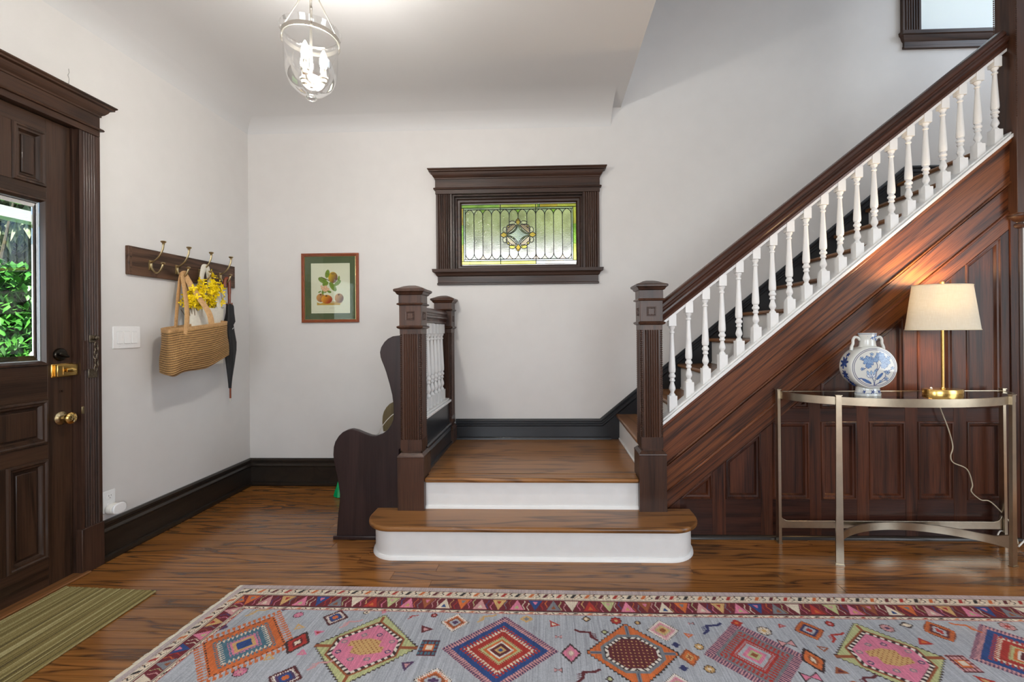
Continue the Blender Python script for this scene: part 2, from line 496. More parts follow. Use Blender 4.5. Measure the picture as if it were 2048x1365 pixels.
# ---- door casing (trim_1)
t1 = struct(top('trim_1', 'dark fluted door casing with a moulded header', None, (XL, 2.36, 0)))
mx = plane_x(XL)
fluted(MB(), 2.309, 2.42, .235, 2.318, mx, 5, .026).obj('casing', M_dark, t1, smooth=True)
fluted(MB(), 1.237, 1.348, .235, 2.318, mx, 5, .026).obj('casing', M_dark, t1, smooth=True)
for a, e in ((2.300, 2.421), (1.236, 1.357)):
    q = MB(); q.prism(rect(a, e, 0, .235), 0, .036, mx); q.obj('plinth_block', M_dark, t1, bevel=.003)
def header(par, m, u0, u1, v0, v1, d, mat):
    """v0..v1 overall; cap moulding on top, frieze, bead"""
    Hh = v1 - v0
    q = MB(); q.prism(rect(u0, u1, v0, v0 + Hh * .80), 0, d, m); q.obj('frieze', mat, par, bevel=.002)
    q = MB(); crown(q, u0, u1, d, [(0, v0 + Hh * .17), (.011, v0 + Hh * .18), (.014, v0 + Hh * .21), (.010, v0 + Hh * .25), (0, v0 + Hh * .27)], m); q.obj('bead', mat, par, smooth=True)
    q = MB(); crown(q, u0, u1, d, [(0, v0 + Hh * .60), (.005, v0 + Hh * .61), (.005, v0 + Hh * .66), (.014, v0 + Hh * .70), (.024, v0 + Hh * .78), (.030, v0 + Hh * .86), (.044, v0 + Hh * .885), (.044, v0 + Hh * .93), (.052, v0 + Hh * .965), (.052, v1), (-.02, v1)], m)
    q.prism(rect(u0 - .045, u1 + .045, v1 - .01, v1 - .0005), 0, d + .045, m)
    q.obj('cornice', mat, par, smooth=True, angle=25)
header(t1, mx, 1.232, 2.414, 2.316, 2.493, .034, M_dark_y)

# jamb
for r_ in (rect(2.300, 2.314, 0, 2.325), rect(1.343, 1.357, 0, 2.325), rect(1.357, 2.300, 2.318, 2.325)):
    j = MB(); j.prism(r_, -.15, .0, mx); j.obj('jamb', M_dark, t1)

# ---- front door (door_1): stiles, rails, raised panels with mouldings, bevelled glass, locks
door = struct(top('door_1', 'dark panelled wooden front door with a large glass pane', None, (-2.48, 1.83, 0)))
DX = -2.462                                     # room face of the door
md = plane_x(DX)
Y0, Y1 = 1.359, 2.298
def dbox(name, u0, u1, v0, v1, mat, h0=-.044, h1=0, par=door, bev=.0015):
    q = MB(); q.prism(rect(u0, u1, v0, v1), h0, h1, md); return q.obj(name, mat, par, bevel=bev)
gl0, gl1 = Y0 + .115, 2.183
dbox('stile', Y0, gl0, .012, 2.315, M_door); dbox('stile', gl1, Y1, .012, 2.315, M_door)
for v0, v1 in ((.012, .150), (.640, .712), (.93, 1.098), (1.915, 1.972), (2.243, 2.315)):
    dbox('rail', gl0, gl1, v0, v1, M_door_y)
ymid = (gl0 + gl1) / 2
dbox('muntin', ymid - .21, ymid - .155, 1.972, 2.243, M_door); dbox('muntin', ymid + .155, ymid + .21, 1.972, 2.243, M_door)
dbox('muntin', 1.955, 2.005, .150, .640, M_door); dbox('muntin', 1.652, 1.702, .150, .640, M_door)
PM = [(0, 0), (.004, .008), (.012, .010), (.018, .004), (.026, .003), (.030, -.006), (.036, -.012)]
def dpanel(u0, u1, v0, v1):
    q = MB(); q.prism(rect(u0, u1, v0, v1), -.034, -.014, md); p_ = q.obj('panel', M_door, door)
    q = MB(); q.prism(rect(u0 + .045, u1 - .045, v0 + .045, v1 - .045), -.02, -.006, md); q.obj('raised_field', M_door, p_, bevel=.004)
    q = MB(); q.sweep([(u0, v0), (u1, v0), (u1, v1), (u0, v1)], PM, True, md, side=-1); q.obj('moulding', M_door, p_, smooth=True, angle=25)
for a in ((2.005, gl1, .150, .640), (1.702, 1.955, .150, .640), (gl0, 1.652, .150, .640), (gl0, gl1, .712, .93),
          (ymid + .21, gl1, 1.972, 2.243), (ymid - .155, ymid + .155, 1.972, 2.243), (gl0, ymid - .21, 1.972, 2.243)):
    dpanel(*a)
q = MB(); q.sweep([(gl0, 1.098), (gl1, 1.098), (gl1, 1.915), (gl0, 1.915)], [(0, 0), (.003, .009), (.012, .010), (.017, .002), (.022, -.006)], True, md, side=-1)
q.obj('glazing_bead', M_door, door, smooth=True, angle=25)
pn = MB(); pn.prism(rect(gl0 + .015, gl1 - .015, 1.113, 1.9), -.024, -.019, md)
pane = pn.obj('pane', M_pane, door)
q = MB(); g0, g1, h0_, h1_ = gl0 + .022, gl1 - .022, 1.12, 1.893
q.sweep([(g0, h0_), (g1, h0_), (g1, h1_), (g0, h1_)], [(0, -.018), (.028, -.0125), (.0282, -.0185)], True, md, side=-1)
q.obj('bevelled_edge', glass('bevelled_glass', (.93, 1, .96, 1), 0.0, 1.5), pane)
q = MB(); q.sweep([(g0 - .003, h0_ - .003), (g1 + .003, h0_ - .003), (g1 + .003, h1_ + .003), (g0 - .003, h1_ + .003)], [(0, -.018), (.004, -.012), (.007, -.018)], True, md, side=-1)
q.obj('silver_bead', plain('grey_putty', (.50, .56, .60, 1), .35), pane)

# knob with rose
k_ = MB(); mk = lambda x, y, z: (z, x, y)
k_.lathe([(.033, 0), (.033, .004), (.026, .007), (.022, .010), (.012, .013)], 24, (DX, 2.243, .826), mk)
rose = k_.obj('rose', M_brass_old, door, smooth=True)
k_ = MB(); k_.lathe([(.010, .006), (.010, .032), (.014, .036)], 16, (DX, 2.243, .826), mk); k_.obj('spindle', M_brass_old, rose, smooth=True)
k_ = MB(); k_.lathe([(.012, .034), (.022, .037), (.0285, .043), (.030, .050), (.0285, .057), (.022, .062), (.012, .064), (.001, .0645)], 24, (DX, 2.243, .826), mk)
kb = k_.obj('door_knob', M_brass, door, smooth=True)
k_ = MB()
for i in range(5):
    a = 2 * PI * i / 5
    k_.tube(smooth_path([(DX + .0645, 2.243, .826), (DX + .064, 2.243 + .010 * math.cos(a + .5), .826 + .010 * math.sin(a + .5)), (DX + .0625, 2.243 + .020 * math.cos(a), .826 + .020 * math.sin(a))], 4), .0022, 6)
k_.obj('engraved_leaf', M_brass_old, kb, smooth=True)
# thumb-turn deadbolt
k_ = MB(); k_.lathe([(.032, 0), (.032, .006), (.028, .012), (.020, .014), (.002, .014)], 24, (DX, 2.240, 1.148), mk)
db = k_.obj('deadbolt', M_bronze, door, smooth=True)
k_ = MB(); k_.prism([(2.214, 1.152), (2.222, 1.160), (2.250, 1.150), (2.266, 1.138), (2.262, 1.130), (2.245, 1.134), (2.222, 1.142)], .012, .030, md)
k_.obj('thumb_turn', M_bronze, db, bevel=.004)
# brass night latch
k_ = MB(); k_.prism(rect(2.196, 2.312, 1.033, 1.102), 0, .006, md); k_.prism(rect(2.206, 2.308, 1.038, 1.097), .006, .026, md)
nl = k_.obj('night_latch', M_brass, door, bevel=.003)
k_ = MB(); k_.prism(rect(2.232, 2.304, 1.046, 1.089), .026, .0275, md); k_.obj('latch_plate', M_brass, nl, bevel=.001)
k_ = MB(); k_.lathe([(.010, .026), (.010, .036), (.004, .038)], 16, (DX, 2.262, 1.067), mk); k_.tube([(DX + .037, 2.242, 1.067), (DX + .040, 2.262, 1.068), (DX + .037, 2.287, 1.070)], [.007, .011, .005], 10, flat=.35)
k_.obj('turn_snib', M_brass, nl, smooth=True)
k_ = MB(); k_.lathe([(.009, .0), (.009, .003), (.004, .003), (.002, -.01)], 14, (DX, 2.246, .962), mk); k_.obj('plugged_hole', M_door, door)
# door chain on the casing
ch = top('door_chain', 'tarnished metal door chain hanging on the dark door casing', 'door chain', (XL + .03, 2.37, 1.1))
hx = XL + .027
q = MB(); q.box(hx - .003, hx + .006, 2.350, 2.385, 1.205, 1.245); q.obj('upper_plate', M_chain, ch, bevel=.002)
q = MB(); q.lathe([(.012, 0), (.012, .02), (.008, .022)], 12, (hx + .004, 2.375, 1.228), mk); q.obj('end_hook', M_chain, ch, smooth=True)
q = MB(); q.box(hx - .003, hx + .004, 2.345, 2.392, 1.018, 1.065); q.obj('lower_plate', M_chain, ch, bevel=.002)
for i in range(7):
    zc = 1.192 - i * .021
    yc = 2.375 + .004 * math.sin(i * 1.7)
    q = MB(); pts = []
    for a in range(14):
        t = 2 * PI * a / 14
        u, v = .0085 * math.cos(t), .0135 * math.sin(t)
        pts.append((hx + .014 + (u if i % 2 else 0), yc + (0 if i % 2 else u), zc + v))
    q.tube(pts, .0026, 6, closed=True); q.obj('chain_link', M_chain, ch, smooth=True)
q = MB(); q.box(XL + .0255, XL + .030, 2.318, 2.339, 1.06, 1.215); q.obj('keeper', M_dark, t1, bevel=.001)
q = MB(); q.box(XL + .024, XL + .030, 2.310, 2.322, .835, .872); q.obj('strike_plate', M_brass_old, t1, bevel=.001)
# ================================================================== STAINED-GLASS WINDOW (window_1)
my = plane_y(YB)
win = struct(top('window_1', 'stained glass window in a dark carved wooden frame', None, (-.24, YB, 1.62)))
header(win, my, -.893, .424, 2.352, 2.545, .034, M_dark_h)
fluted(MB(), -.889, -.760, 1.745, 2.354, my, 5, .028).obj('casing', M_dark, win, smooth=True)
fluted(MB(), .290, .419, 1.745, 2.354, my, 5, .028).obj('casing', M_dark, win, smooth=True)
q = MB(); crown(q, -.880, .408, .016, [(0, 1.622), (.006, 1.624), (.006, 1.636), (.001, 1.640), (.001, 1.690), (.010, 1.696), (.016, 1.712), (.028, 1.722), (.036, 1.724), (.040, 1.748), (-.016, 1.750)], my)
q.prism(rect(-.9, .43, 1.7405, 1.7475), -.12, .045, my); q.prism(rect(-.880, .408, 1.622, 1.74), 0, .016, my)
q.obj('window_sill', M_dark_h, win, smooth=True, angle=25)
q = MB()
for r_ in ((WX0, WX0 + .018, WZ0, WZ1), (WX1 - .018, WX1, WZ0, WZ1), (WX0 + .018, WX1 - .018, WZ1 - .018, WZ1)):
    MB().box(r_[0], r_[1], YB - .004, YB + .13, r_[2], r_[3]).obj('jamb', M_dark, win)
GY = 3.775
GX0, GX1, GZ0, GZ1 = -.712, .243, 1.797, 2.290
q = MB(); q.sweep([(WX0 + .018, WZ0), (WX1 - .018, WZ0), (WX1 - .018, WZ1 - .018), (WX0 + .018, WZ1 - .018)], [(0, -.085), (0, -.04), (.012, -.04), (.020, -.052), (.036, -.055), (.046, -.068), (.046, -.095)], True, my, side=-1)
q.obj('sash_frame', M_dark_h, win, smooth=True, angle=25)

def stained(name, col, rough=.22, bump=.5, scale=170):
    t = NT(name)
    n = t.n('TexNoise', {'Vector': t.coords(rand=True), 'Scale': scale, 'Detail': 2.0})
    n2 = t.n('TexNoise', {'Vector': t.coords(rand=True), 'Scale': 9.0, 'Detail': 1.0})
    f = t.n('MapRange', {'Value': n2.outputs[0], 1: .3, 2: .7, 3: .72, 4: 1.2})
    c = t.mix(1.0, col, t.n('CombineColor', {0: f, 1: f, 2: f}).outputs[0], 'MULTIPLY')
    t.bump(n, bump, .004)
    return t.p(Base_Color=c, Roughness=rough, IOR=1.35, Transmission_Weight=1.0)
G_clear = stained('ripple_glass', (.99, .985, .965, 1), .06, .35)
G_amber = stained('amber_glass', (.98, .68, .10, 1)); G_yel = stained('yellow_glass', (.98, .92, .20, 1)); G_grn = stained('green_glass', (.48, .85, .14, 1))
G_blue = stained('pale_blue_glass', (.80, .92, .98, 1)); G_mint = stained('mint_glass', (.80, .95, .84, 1)); G_brown = stained('rose_brown_glass', (.72, .52, .44, 1))
G_grey = stained('opal_grey_glass', (.88, .88, .84, 1)); G_wht = stained('opal_white_glass', (.95, .95, .78, 1)); G_lime = stained('lime_glass', (.85, .92, .22, 1)); G_peach = stained('peach_glass', (.96, .80, .66, 1))
mg = plane_y(GY)
lead = MB()
def pane_(poly, mat, d=0.0, label=None):
    q = MB(); q.prism(poly, d - .002, d + .002, mg)
    o = q.obj('pane', mat, win)
    lead.tube([mg(u, v, d + .0015) for u, v in poly], .0031, 5, closed=True, up=(0, 1, 0))
    return o
gx = lambda t: GX0 + t
Wg, Hg = GX1 - GX0, GZ1 - GZ0
b1, b2 = .027, .041
gm = [G_yel, G_grn, G_lime, G_yel, G_amber, G_lime, G_grn, G_yel]
xs = [0, .145, .320, .490, .640, .655, .800, Wg]
for i in range(7):
    pane_(rect(GX0 + xs[i], GX0 + xs[i + 1], GZ1 - b1, GZ1), [G_grn, G_grn, G_lime, G_yel, G_grn, G_amber, G_yel][i])
xs = [0, .075, .165, .330, .470, .620, .700, .850, Wg]
for i in range(8):
    pane_(rect(GX0 + xs[i], GX0 + xs[i + 1], GZ0, GZ0 + b1), [G_yel, G_lime, G_lime, G_yel, G_yel, G_blue, G_peach, G_blue][i])
zs = [b1, .165, .325, Hg - b1]
for i in range(3):
    pane_(rect(GX0, GX0 + b1, GZ0 + zs[i], GZ0 + zs[i + 1]), [G_yel, G_grn, G_amber][i])
    pane_(rect(GX1 - b1, GX1, GZ0 + zs[i], GZ0 + zs[i + 1]), [G_lime, G_grn, G_yel][i])
for i in range(6):
    a, e = b1 + (Wg - 2 * b1) * i / 6, b1 + (Wg - 2 * b1) * (i + 1) / 6
    pane_(rect(GX0 + a, GX0 + e, GZ1 - b2, GZ1 - b1), G_blue); pane_(rect(GX0 + a, GX0 + e, GZ0 + b1, GZ0 + b2), G_blue)
for i in range(3):
    a, e = b2 + (Hg - 2 * b2) * i / 3, b2 + (Hg - 2 * b2) * (i + 1) / 3
    pane_(rect(GX0 + b1, GX0 + b2, GZ0 + a, GZ0 + e), G_blue); pane_(rect(GX1 - b2, GX1 - b1, GZ0 + a, GZ0 + e), G_blue)
fx0, fx1, fz0, fz1 = GX0 + b2, GX1 - b2, GZ0 + b2, GZ1 - b2
cw = (fx1 - fx0) / 12; sp = .050
mcx, mcz, mrx, mrz = (GX0 + GX1) / 2, (GZ0 + GZ1) / 2 - .006, .145, .124
def half_arch(x0, w, zb, h, n=5, flip=1):
    """pointed arch outline from (x0,zb) over the tip to (x0+w,zb)"""
    L = [(x0 + w / 2 * (1 - math.cos(R(78 * i / n))) / (1 - math.cos(R(78))), zb + flip * h * math.sin(R(78 * i / n)) / math.sin(R(78))) for i in range(n + 1)]
    Rr = [(2 * (x0 + w / 2) - p[0], p[1]) for p in L[::-1]][1:]
    return L + Rr
for i in range(12):
    x0 = fx0 + cw * i
    up = half_arch(x0, cw, fz1 - sp, sp - .001)
    dn = half_arch(x0, cw, fz0 + sp, sp - .001, flip=-1)
    lan = up + dn[::-1]
    if 4 <= i <= 7:
        s_ = -1 if i < 6 else 1
        # the four middle lights stop at the rosette
        k1 = mrz / mrx
        pane_(clip(lan, -s_ * k1, -1, -(mcz + mrz) - s_ * k1 * mcx), G_clear)
        pane_(clip(lan, -s_ * k1, 1, (mcz - mrz) - s_ * k1 * mcx), G_clear)
    else:
        pane_(lan, G_clear)
for i in range(13):
    xm = fx0 + cw * i
    a = max(xm - cw / 2, fx0); e = min(xm + cw / 2, fx1)
    for flip, ze, zb in ((1, fz1, fz1 - sp), (-1, fz0, fz0 + sp)):
        poly = []
        if i > 0:
            poly += [p for p in half_arch(xm - cw, cw, zb, sp - .001, flip=flip)[5:]]
        else: poly += [(xm, ze), (xm, zb)]
        if i < 12:
            poly += half_arch(xm, cw, zb, sp - .001, flip=flip)[1:6]
        else: poly += [(xm, ze)]
        pane_(poly, [G_mint, G_blue, G_grn, G_blue][(i * 3 + (flip < 0)) % 4] if flip > 0 else [G_wht, G_mint, G_peach][i % 3])
# rosette
def RP(pts): return [(mcx + x, mcz + z) for x, z in pts]
star = []
for q0, (a, c) in enumerate((((.092, 0), (0, .078)), ((0, .078), (-.092, 0)), ((-.092, 0), (0, -.078)), ((0, -.078), (.092, 0)))):
    for i in range(6):
        t = i / 6
        star.append(((1 - t) ** 2 * a[0] + t * t * c[0] + 2 * t * (1 - t) * (a[0] + c[0]) * .18, (1 - t) ** 2 * a[1] + t * t * c[1] + 2 * t * (1 - t) * (a[1] + c[1]) * .18))
pane_(RP(star), G_blue, .003)
for sx, sz in ((1, 1), (-1, 1), (-1, -1), (1, -1)):
    A, B = (.100, .006), (.010, .086)
    def bez(A, B, k, n=8):
        return [((1 - i / n) ** 2 * A[0] + (i / n) ** 2 * B[0] + 2 * (i / n) * (1 - i / n) * (A[0] + B[0]) * k, (1 - i / n) ** 2 * A[1] + (i / n) ** 2 * B[1] + 2 * (i / n) * (1 - i / n) * (A[1] + B[1]) * k) for i in range(n + 1)]
    inner, mid, outer = bez(A, B, .22), bez(A, B, .42), bez((.094, .020), (.022, .084), .98)
    S = lambda ps: RP([(x * sx, z * sz) for x, z in ps])
    pane_(S(inner + mid[::-1][1:-1]), G_grey, .003)
    pane_(S(mid[1:-1] + outer[::-1]), G_brown if sz > 0 else G_peach, .003)
    jw = [( .082 + .010 * math.cos(R(45 * i)), .070 + .010 * math.sin(R(45 * i))) for i in range(8)]
    pane_(S(jw), G_lime, .006)
    for cx_, cz_, r0, r1 in ((.047, .098, .027, .016), (.108, .040, .018, .024)):
        pane_(S([(cx_ + r0 * math.cos(R(36 * i)), cz_ + r1 * math.sin(R(36 * i))) for i in range(10)]), G_wht if sz > 0 or cx_ > .05 else G_yel, .0045)
for cx_, cz_, rx_, rz_ in ((0, .108, .020, .030), (0, -.108, .020, .030), (.118, 0, .028, .022), (-.118, 0, .028, .022)):
    lens = [(cx_ + rx_ * math.copysign(abs(math.cos(R(22.5 * i))) ** 1.5, math.cos(R(22.5 * i))), cz_ + rz_ * math.copysign(abs(math.sin(R(22.5 * i))) ** 1.5, math.sin(R(22.5 * i)))) for i in range(16)]
    pane_(RP(lens), G_amber, .006)
lead.obj('lead_came', M_lead, win, smooth=True)
for i in (4, 8):
    q = MB(); q.tube([(fx0 + cw * i, GY - .006, GZ0), (fx0 + cw * i, GY - .006, GZ1)], .0034, 6); q.obj('support_bar', M_lead, win, smooth=True)

# ================================================================== STAIR WINDOW (window_2)
win2 = struct(top('window_2', 'upstairs stair window with a white roller shade', None, (3.3, YB, 3.43)))
fluted(MB(), 2.781, 2.920, 3.55, 5.05, my, 5, .028).obj('casing', M_dark, win2, smooth=True)
fluted(MB(), 3.755, 3.894, 3.55, 5.05, my, 5, .028).obj('casing', M_dark, win2, smooth=True)
q = MB(); crown(q, 2.80, 3.88, .016, [(0, 3.426), (.006, 3.428), (.006, 3.446), (.002, 3.45), (.002, 3.478), (.012, 3.49), (.022, 3.52), (.03, 3.528), (.034, 3.552), (-.016, 3.556)], my)
q.prism(rect(2.79, 3.9, 3.548, 3.553), -.12, .045, my); q.prism(rect(2.80, 3.88, 3.426, 3.548), 0, .016, my)
q.obj('window_sill', M_dark_h, win2, smooth=True, angle=25)
q = MB(); q.box(UX0, UX0 + .05, YB + .05, YB + .10, UZ0, UZ1); q.box(UX1 - .05, UX1, YB + .05, YB + .10, UZ0, UZ1); q.box(UX0, UX1, YB + .05, YB + .10, UZ1 - .05, UZ1); q.box(UX0, UX1, YB + .05, YB + .10, UZ0, UZ0 + .012)
q.obj('sash_frame', M_white, win2, bevel=.003)
t = NT('roller_shade_fabric')
tr = t.n('BsdfTranslucent', {0: (.93, .95, .95, 1)}); df = t.n('BsdfDiffuse', {0: (.9, .92, .92, 1)})
t.set(t.t.nodes['Material Output'].inputs[0], t.n('MixShader', {0: .6, 1: df, 2: tr}))
q = MB(); q.box(UX0 + .05, UX1 - .05, YB + .060, YB + .063, UZ0 + .014, UZ1 - .05); q.obj('roller_shade', t.m, win2)

# ================================================================== OUTSIDE
M_grass = plain('lawn', (.06, .14, .03, 1), .9, noise=.4, nscale=3)
q = MB(); q.box(-24, XL - .15, -14, 24, -.62, -.55); struct(tag(q.obj('ground_outside', M_grass), 'lawn outside the front door'))
q = MB(); q.box(XL - .15, 16, YB + .15, 24, -.62, -.55); struct(q.obj('ground_side_yard', M_grass))
M_siding = plain('pale_siding', (.88, .85, .85, 1), .7, noise=.05, nscale=2)
q = MB(); q.box(-5.4, 5.2, 8.0, 12, -.55, 2.83); q.prism([(8.0, 2.8), (7.8, 2.8), (10, 3.0), (12.2, 2.8)], -5.5, 5.3, lambda u, v, h: (h, u, v))
gar = tag(q.obj('garage', M_siding), 'pale low garage seen blurred through the stained glass window', 'building')
def leaf_mesh(n, centers, size, mat, name, droop=.3, zmul=1.0):
    vs_ = np.zeros((n * 6, 3)); fs_ = []
    c = centers(n)
    a = rng.uniform(0, 2 * PI, n); tilt = rng.uniform(.1, 1.45, n); s = size * rng.uniform(.7, 1.35, n)
    d = np.stack([np.cos(a), np.sin(a), np.zeros(n)], 1); side = np.stack([-np.sin(a), np.cos(a), np.zeros(n)], 1)
    fwd = d * np.cos(tilt)[:, None] + np.array([0, 0, -1]) * (np.sin(tilt) * (.6 + droop))[:, None]
    upv = np.cross(fwd, side)
    S = s[:, None]
    pts = [c, c + fwd * .35 * S + side * .22 * S - upv * .05 * S, c + fwd * .35 * S + upv * .02 * S, c + fwd * .35 * S - side * .22 * S - upv * .05 * S, c + fwd * .72 * S + side * .15 * S, c + fwd * S]
    for k, p in enumerate(pts): vs_[k::6] = p
    for i in range(n):
        o = i * 6
        fs_ += [(o, o + 1, o + 2), (o, o + 2, o + 3), (o + 1, o + 4, o + 2), (o + 2, o + 4, o + 5), (o + 2, o + 5, o + 3)]
    me = bpy.data.meshes.new(name); me.from_pydata(vs_.tolist(), [], fs_); me.shade_smooth(); me.materials.append(mat)
    return me
def leaf_mat(name, c1, c2, rough=.35):
    t = NT(name)
    n = t.n('TexNoise', {'Vector': t.coords(rand=False), 'Scale': 9.0, 'Detail': 2.0})
    col = t.mix(t.n('MapRange', {'Value': n.outputs[0], 1: .35, 2: .65}), c1, c2)
    return t.p(Base_Color=col, Roughness=rough, Subsurface_Weight=0.0)
M_leaf = leaf_mat('laurel_leaf', (.022, .12, .016, 1), (.10, .33, .05, 1)); M_leaf2 = leaf_mat('pale_conifer', (.20, .26, .13, 1), (.46, .50, .33, 1), .6)
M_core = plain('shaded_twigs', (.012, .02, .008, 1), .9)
M_bark = plain('bark', (.10, .085, .065, 1), .9, noise=.3, bump=.4, nscale=20)
hedge = top('laurel_hedge', 'glossy green laurel hedge outside the front door glass', 'hedge', (-5.2, 4.2, -.55))
def hc(n):
    u = rng.uniform(0, 1, n); y = rng.uniform(2.2, 7.2, n); z = -.5 + 2.45 * rng.uniform(0, 1, n) ** .8
    bulge = .28 * np.sin(y * 2.6 + z * 1.3) + .22 * np.sin(z * 4.1 + y)
    return np.stack([-4.75 + bulge - u * .45 - .25 * np.maximum(z - 1.2, 0), y, z], 1)
me = leaf_mesh(26000, hc, .095, M_leaf, 'foliage')
tag(inst('foliage', me, hedge), kind='stuff')
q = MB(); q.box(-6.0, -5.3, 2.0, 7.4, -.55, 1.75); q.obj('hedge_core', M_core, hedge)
tree = top('conifer_tree', 'pale feathery conifer behind the laurel hedge outside the door', 'tree', (-7.6, 6.2, -.55))
def tc_(n):
    z = rng.uniform(.5, 5.2, n); y = rng.uniform(3.2, 10, n)
    return np.stack([-7.7 + .5 * np.sin(y * 3 + z * 2.2) + .5 * np.sin(z * 5.1) - rng.uniform(0, .6, n), y, z + .25 * np.sin(y * 5)], 1)
tag(inst('foliage', leaf_mesh(16000, tc_, .20, M_leaf2, 'foliage', .8), tree), kind='stuff')
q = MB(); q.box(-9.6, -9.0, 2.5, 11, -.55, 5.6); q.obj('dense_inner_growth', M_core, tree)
for i in range(9):
    y0 = 3.6 + i * .65
    q = MB(); q.tube([(-7.6, y0, 1.3 + .3 * math.sin(i)), (-7.3, y0 + .35, 2.2), (-7.0, y0 + .1 * i, 3.2)], [.03, .022, .008], 6); q.obj('branch', M_bark, tree, smooth=True)
shr = top('side_yard_tree', 'blurred green trees above the garage behind the stained glass', 'tree', (0, 14, -.55))
def sc_(n):
    return np.stack([rng.uniform(-7, 6, n), 15.0 + rng.uniform(-.8, .8, n), rng.uniform(1, 8.5, n)], 1)
tag(inst('foliage', leaf_mesh(7000, sc_, .5, leaf_mat('olive_leaf', (.20, .26, .09, 1), (.38, .42, .18, 1), .6), 'foliage'), shr), kind='stuff')
q = MB(); q.box(-8, 7, 16, 16.6, -.55, 6.8); q.obj('dense_inner_growth', plain('olive_growth', (.22, .26, .11, 1), .9), shr)
pbm = top('porch_beam', 'white porch beam on posts seen through the door glass', 'porch beam', (-4, 3.5, -.55))
MB().box(-4.08, -3.95, -2, 7.3, 2.115, 2.195).obj('beam', M_white, pbm)
for y_ in (1.0, 7.1): MB().box(-4.05, -3.98, y_, y_ + .1, -.55, 2.12).obj('post', M_white, pbm)
# ================================================================== STAIRCASE
Z1, Z2, RISE, RUN, NX = .19, .378, .2, .244, .54
YF = 2.78                                     # face of the panelling
KS = .8256
def capz(x): return .685 + KS * (x - .68)     # lower edge of the white cap along the stairs
ALPHA = math.atan(KS)
def sloped(poly, y0, y1, name, mat, par, alpha=ALPHA, smooth=False, bevel=0):
    ca, sa = math.cos(alpha), math.sin(alpha)
    q = MB(); q.prism([(x * ca + z * sa, -x * sa + z * ca) for x, z in poly], y0, y1, lambda u, v, h: (u, h, v))
    return q.obj(name, mat, par, smooth=smooth, bevel=bevel, rot=(0, -alpha, 0))
ST = top('staircase', 'wooden staircase with dark newel posts, white balusters and oak treads', 'staircase', (0, 2.75, 0))
# first step with rounded ends
def step_plan(x0, x1, yf, yb, rx, ry):
    return [(x0, yb)] + arc(x0 + rx, yf + ry, rx, 180, 270, 12, ry) + arc(x1 - rx, yf + ry, rx, 270, 360, 12, ry) + [(x1, yb)]
q = MB(); q.prism(step_plan(-1.035, .835, 2.462, 2.752, .17, .19), Z1 - .028, Z1); q.obj('tread', M_tread, ST, bevel=.011, seg=3)
q = MB(); q.prism(step_plan(-1.003, .803, 2.495, 2.752, .15, .17), 0, Z1 - .028); r1 = q.obj('riser', M_white, ST, smooth=True, angle=30)
q = MB(); q.sweep(step_plan(-1.003, .803, 2.495, 2.752, .15, .17), [(0, .02), (.004, .02), (.011, .012), (.013, 0), (0, 0)], side=1); q.obj('shoe_moulding', M_white, r1, smooth=True)
# riser and landing
q = MB(); q.box(-.745, .535, 2.736, 2.76, Z1, Z2 - .028); r2 = q.obj('riser', M_white, ST)
q = MB(); q.sweep([(-.745, 2.736), (.535, 2.736)], [(0, Z1 + .018), (.005, Z1 + .018), (.010, Z1 + .010), (.012, Z1), (0, Z1)], side=1); q.obj('shoe_moulding', M_white, r2)
ld = MB(); ld.box(-.86, .58, 2.76, YB, Z2 - .05, Z2 - .0285)
landing = ld.obj('landing', M_tread, ST)
q = MB(); q.prism([(-.738, 2.704), (.530, 2.704), (.530, 2.80), (-.738, 2.80)], Z2 - .028, Z2); q.obj('nosing', M_tread, landing, bevel=.011, seg=3)
yy = 2.801; i = 0
while yy < YB - .01:
    y2 = min(yy + .0985, YB - .002)
    q = MB(); q.box(-.78, .57, yy, y2 - .0006, Z2 - .028, Z2 - .0004); q.obj('plank', M_tread, landing); yy = y2
# flight of ten steps
for k in range(10):
    x, z = NX + RUN * k, Z2 + RISE * (k + 1)
    x1 = x + RUN + .03 if k < 9 else 4.18
    q = MB(); q.box(x, x1, 2.80 if x > .7 else 2.85, YB - .004, z - .028, z); q.obj('tread', M_tread_y, ST, bevel=.011, seg=3)
    q = MB(); q.box(x + .026, x + .044, 2.80 if x > .7 else 2.85, YB - .004, z - RISE - .002, z - .028); r_ = q.obj('riser', M_white, ST)
    q = MB(); q.box(x + .018, x + .027, 2.81 if x > .7 else 2.85, YB - .02, z - RISE, z - RISE + .014); q.obj('shoe_moulding', M_white, r_, bevel=.003)
# skirt board on the wall, black
SKP = [(0, 0), (0, .012), (.010, .020), (.020, .020), (.026, .013), (.036, .013), (.044, .022), (.052, .022), (.060, .015), (.30, .015), (.30, 0)]
q = MB(); q.sweep([(-.745, .541), (.413, .541), (2.805, 2.514), (4.2, 2.526)], SKP, m=my, side=1); q.obj('skirt_board', M_black, ST, smooth=True, angle=25)
q = MB(); q.sweep([(-.745, YB - .014), (.50, YB - .014)], [(0, Z2 + .022), (.008, Z2 + .020), (.016, Z2 + .008), (.016, Z2), (0, Z2)], side=1); q.obj('shoe_moulding', M_black, ST, smooth=True)
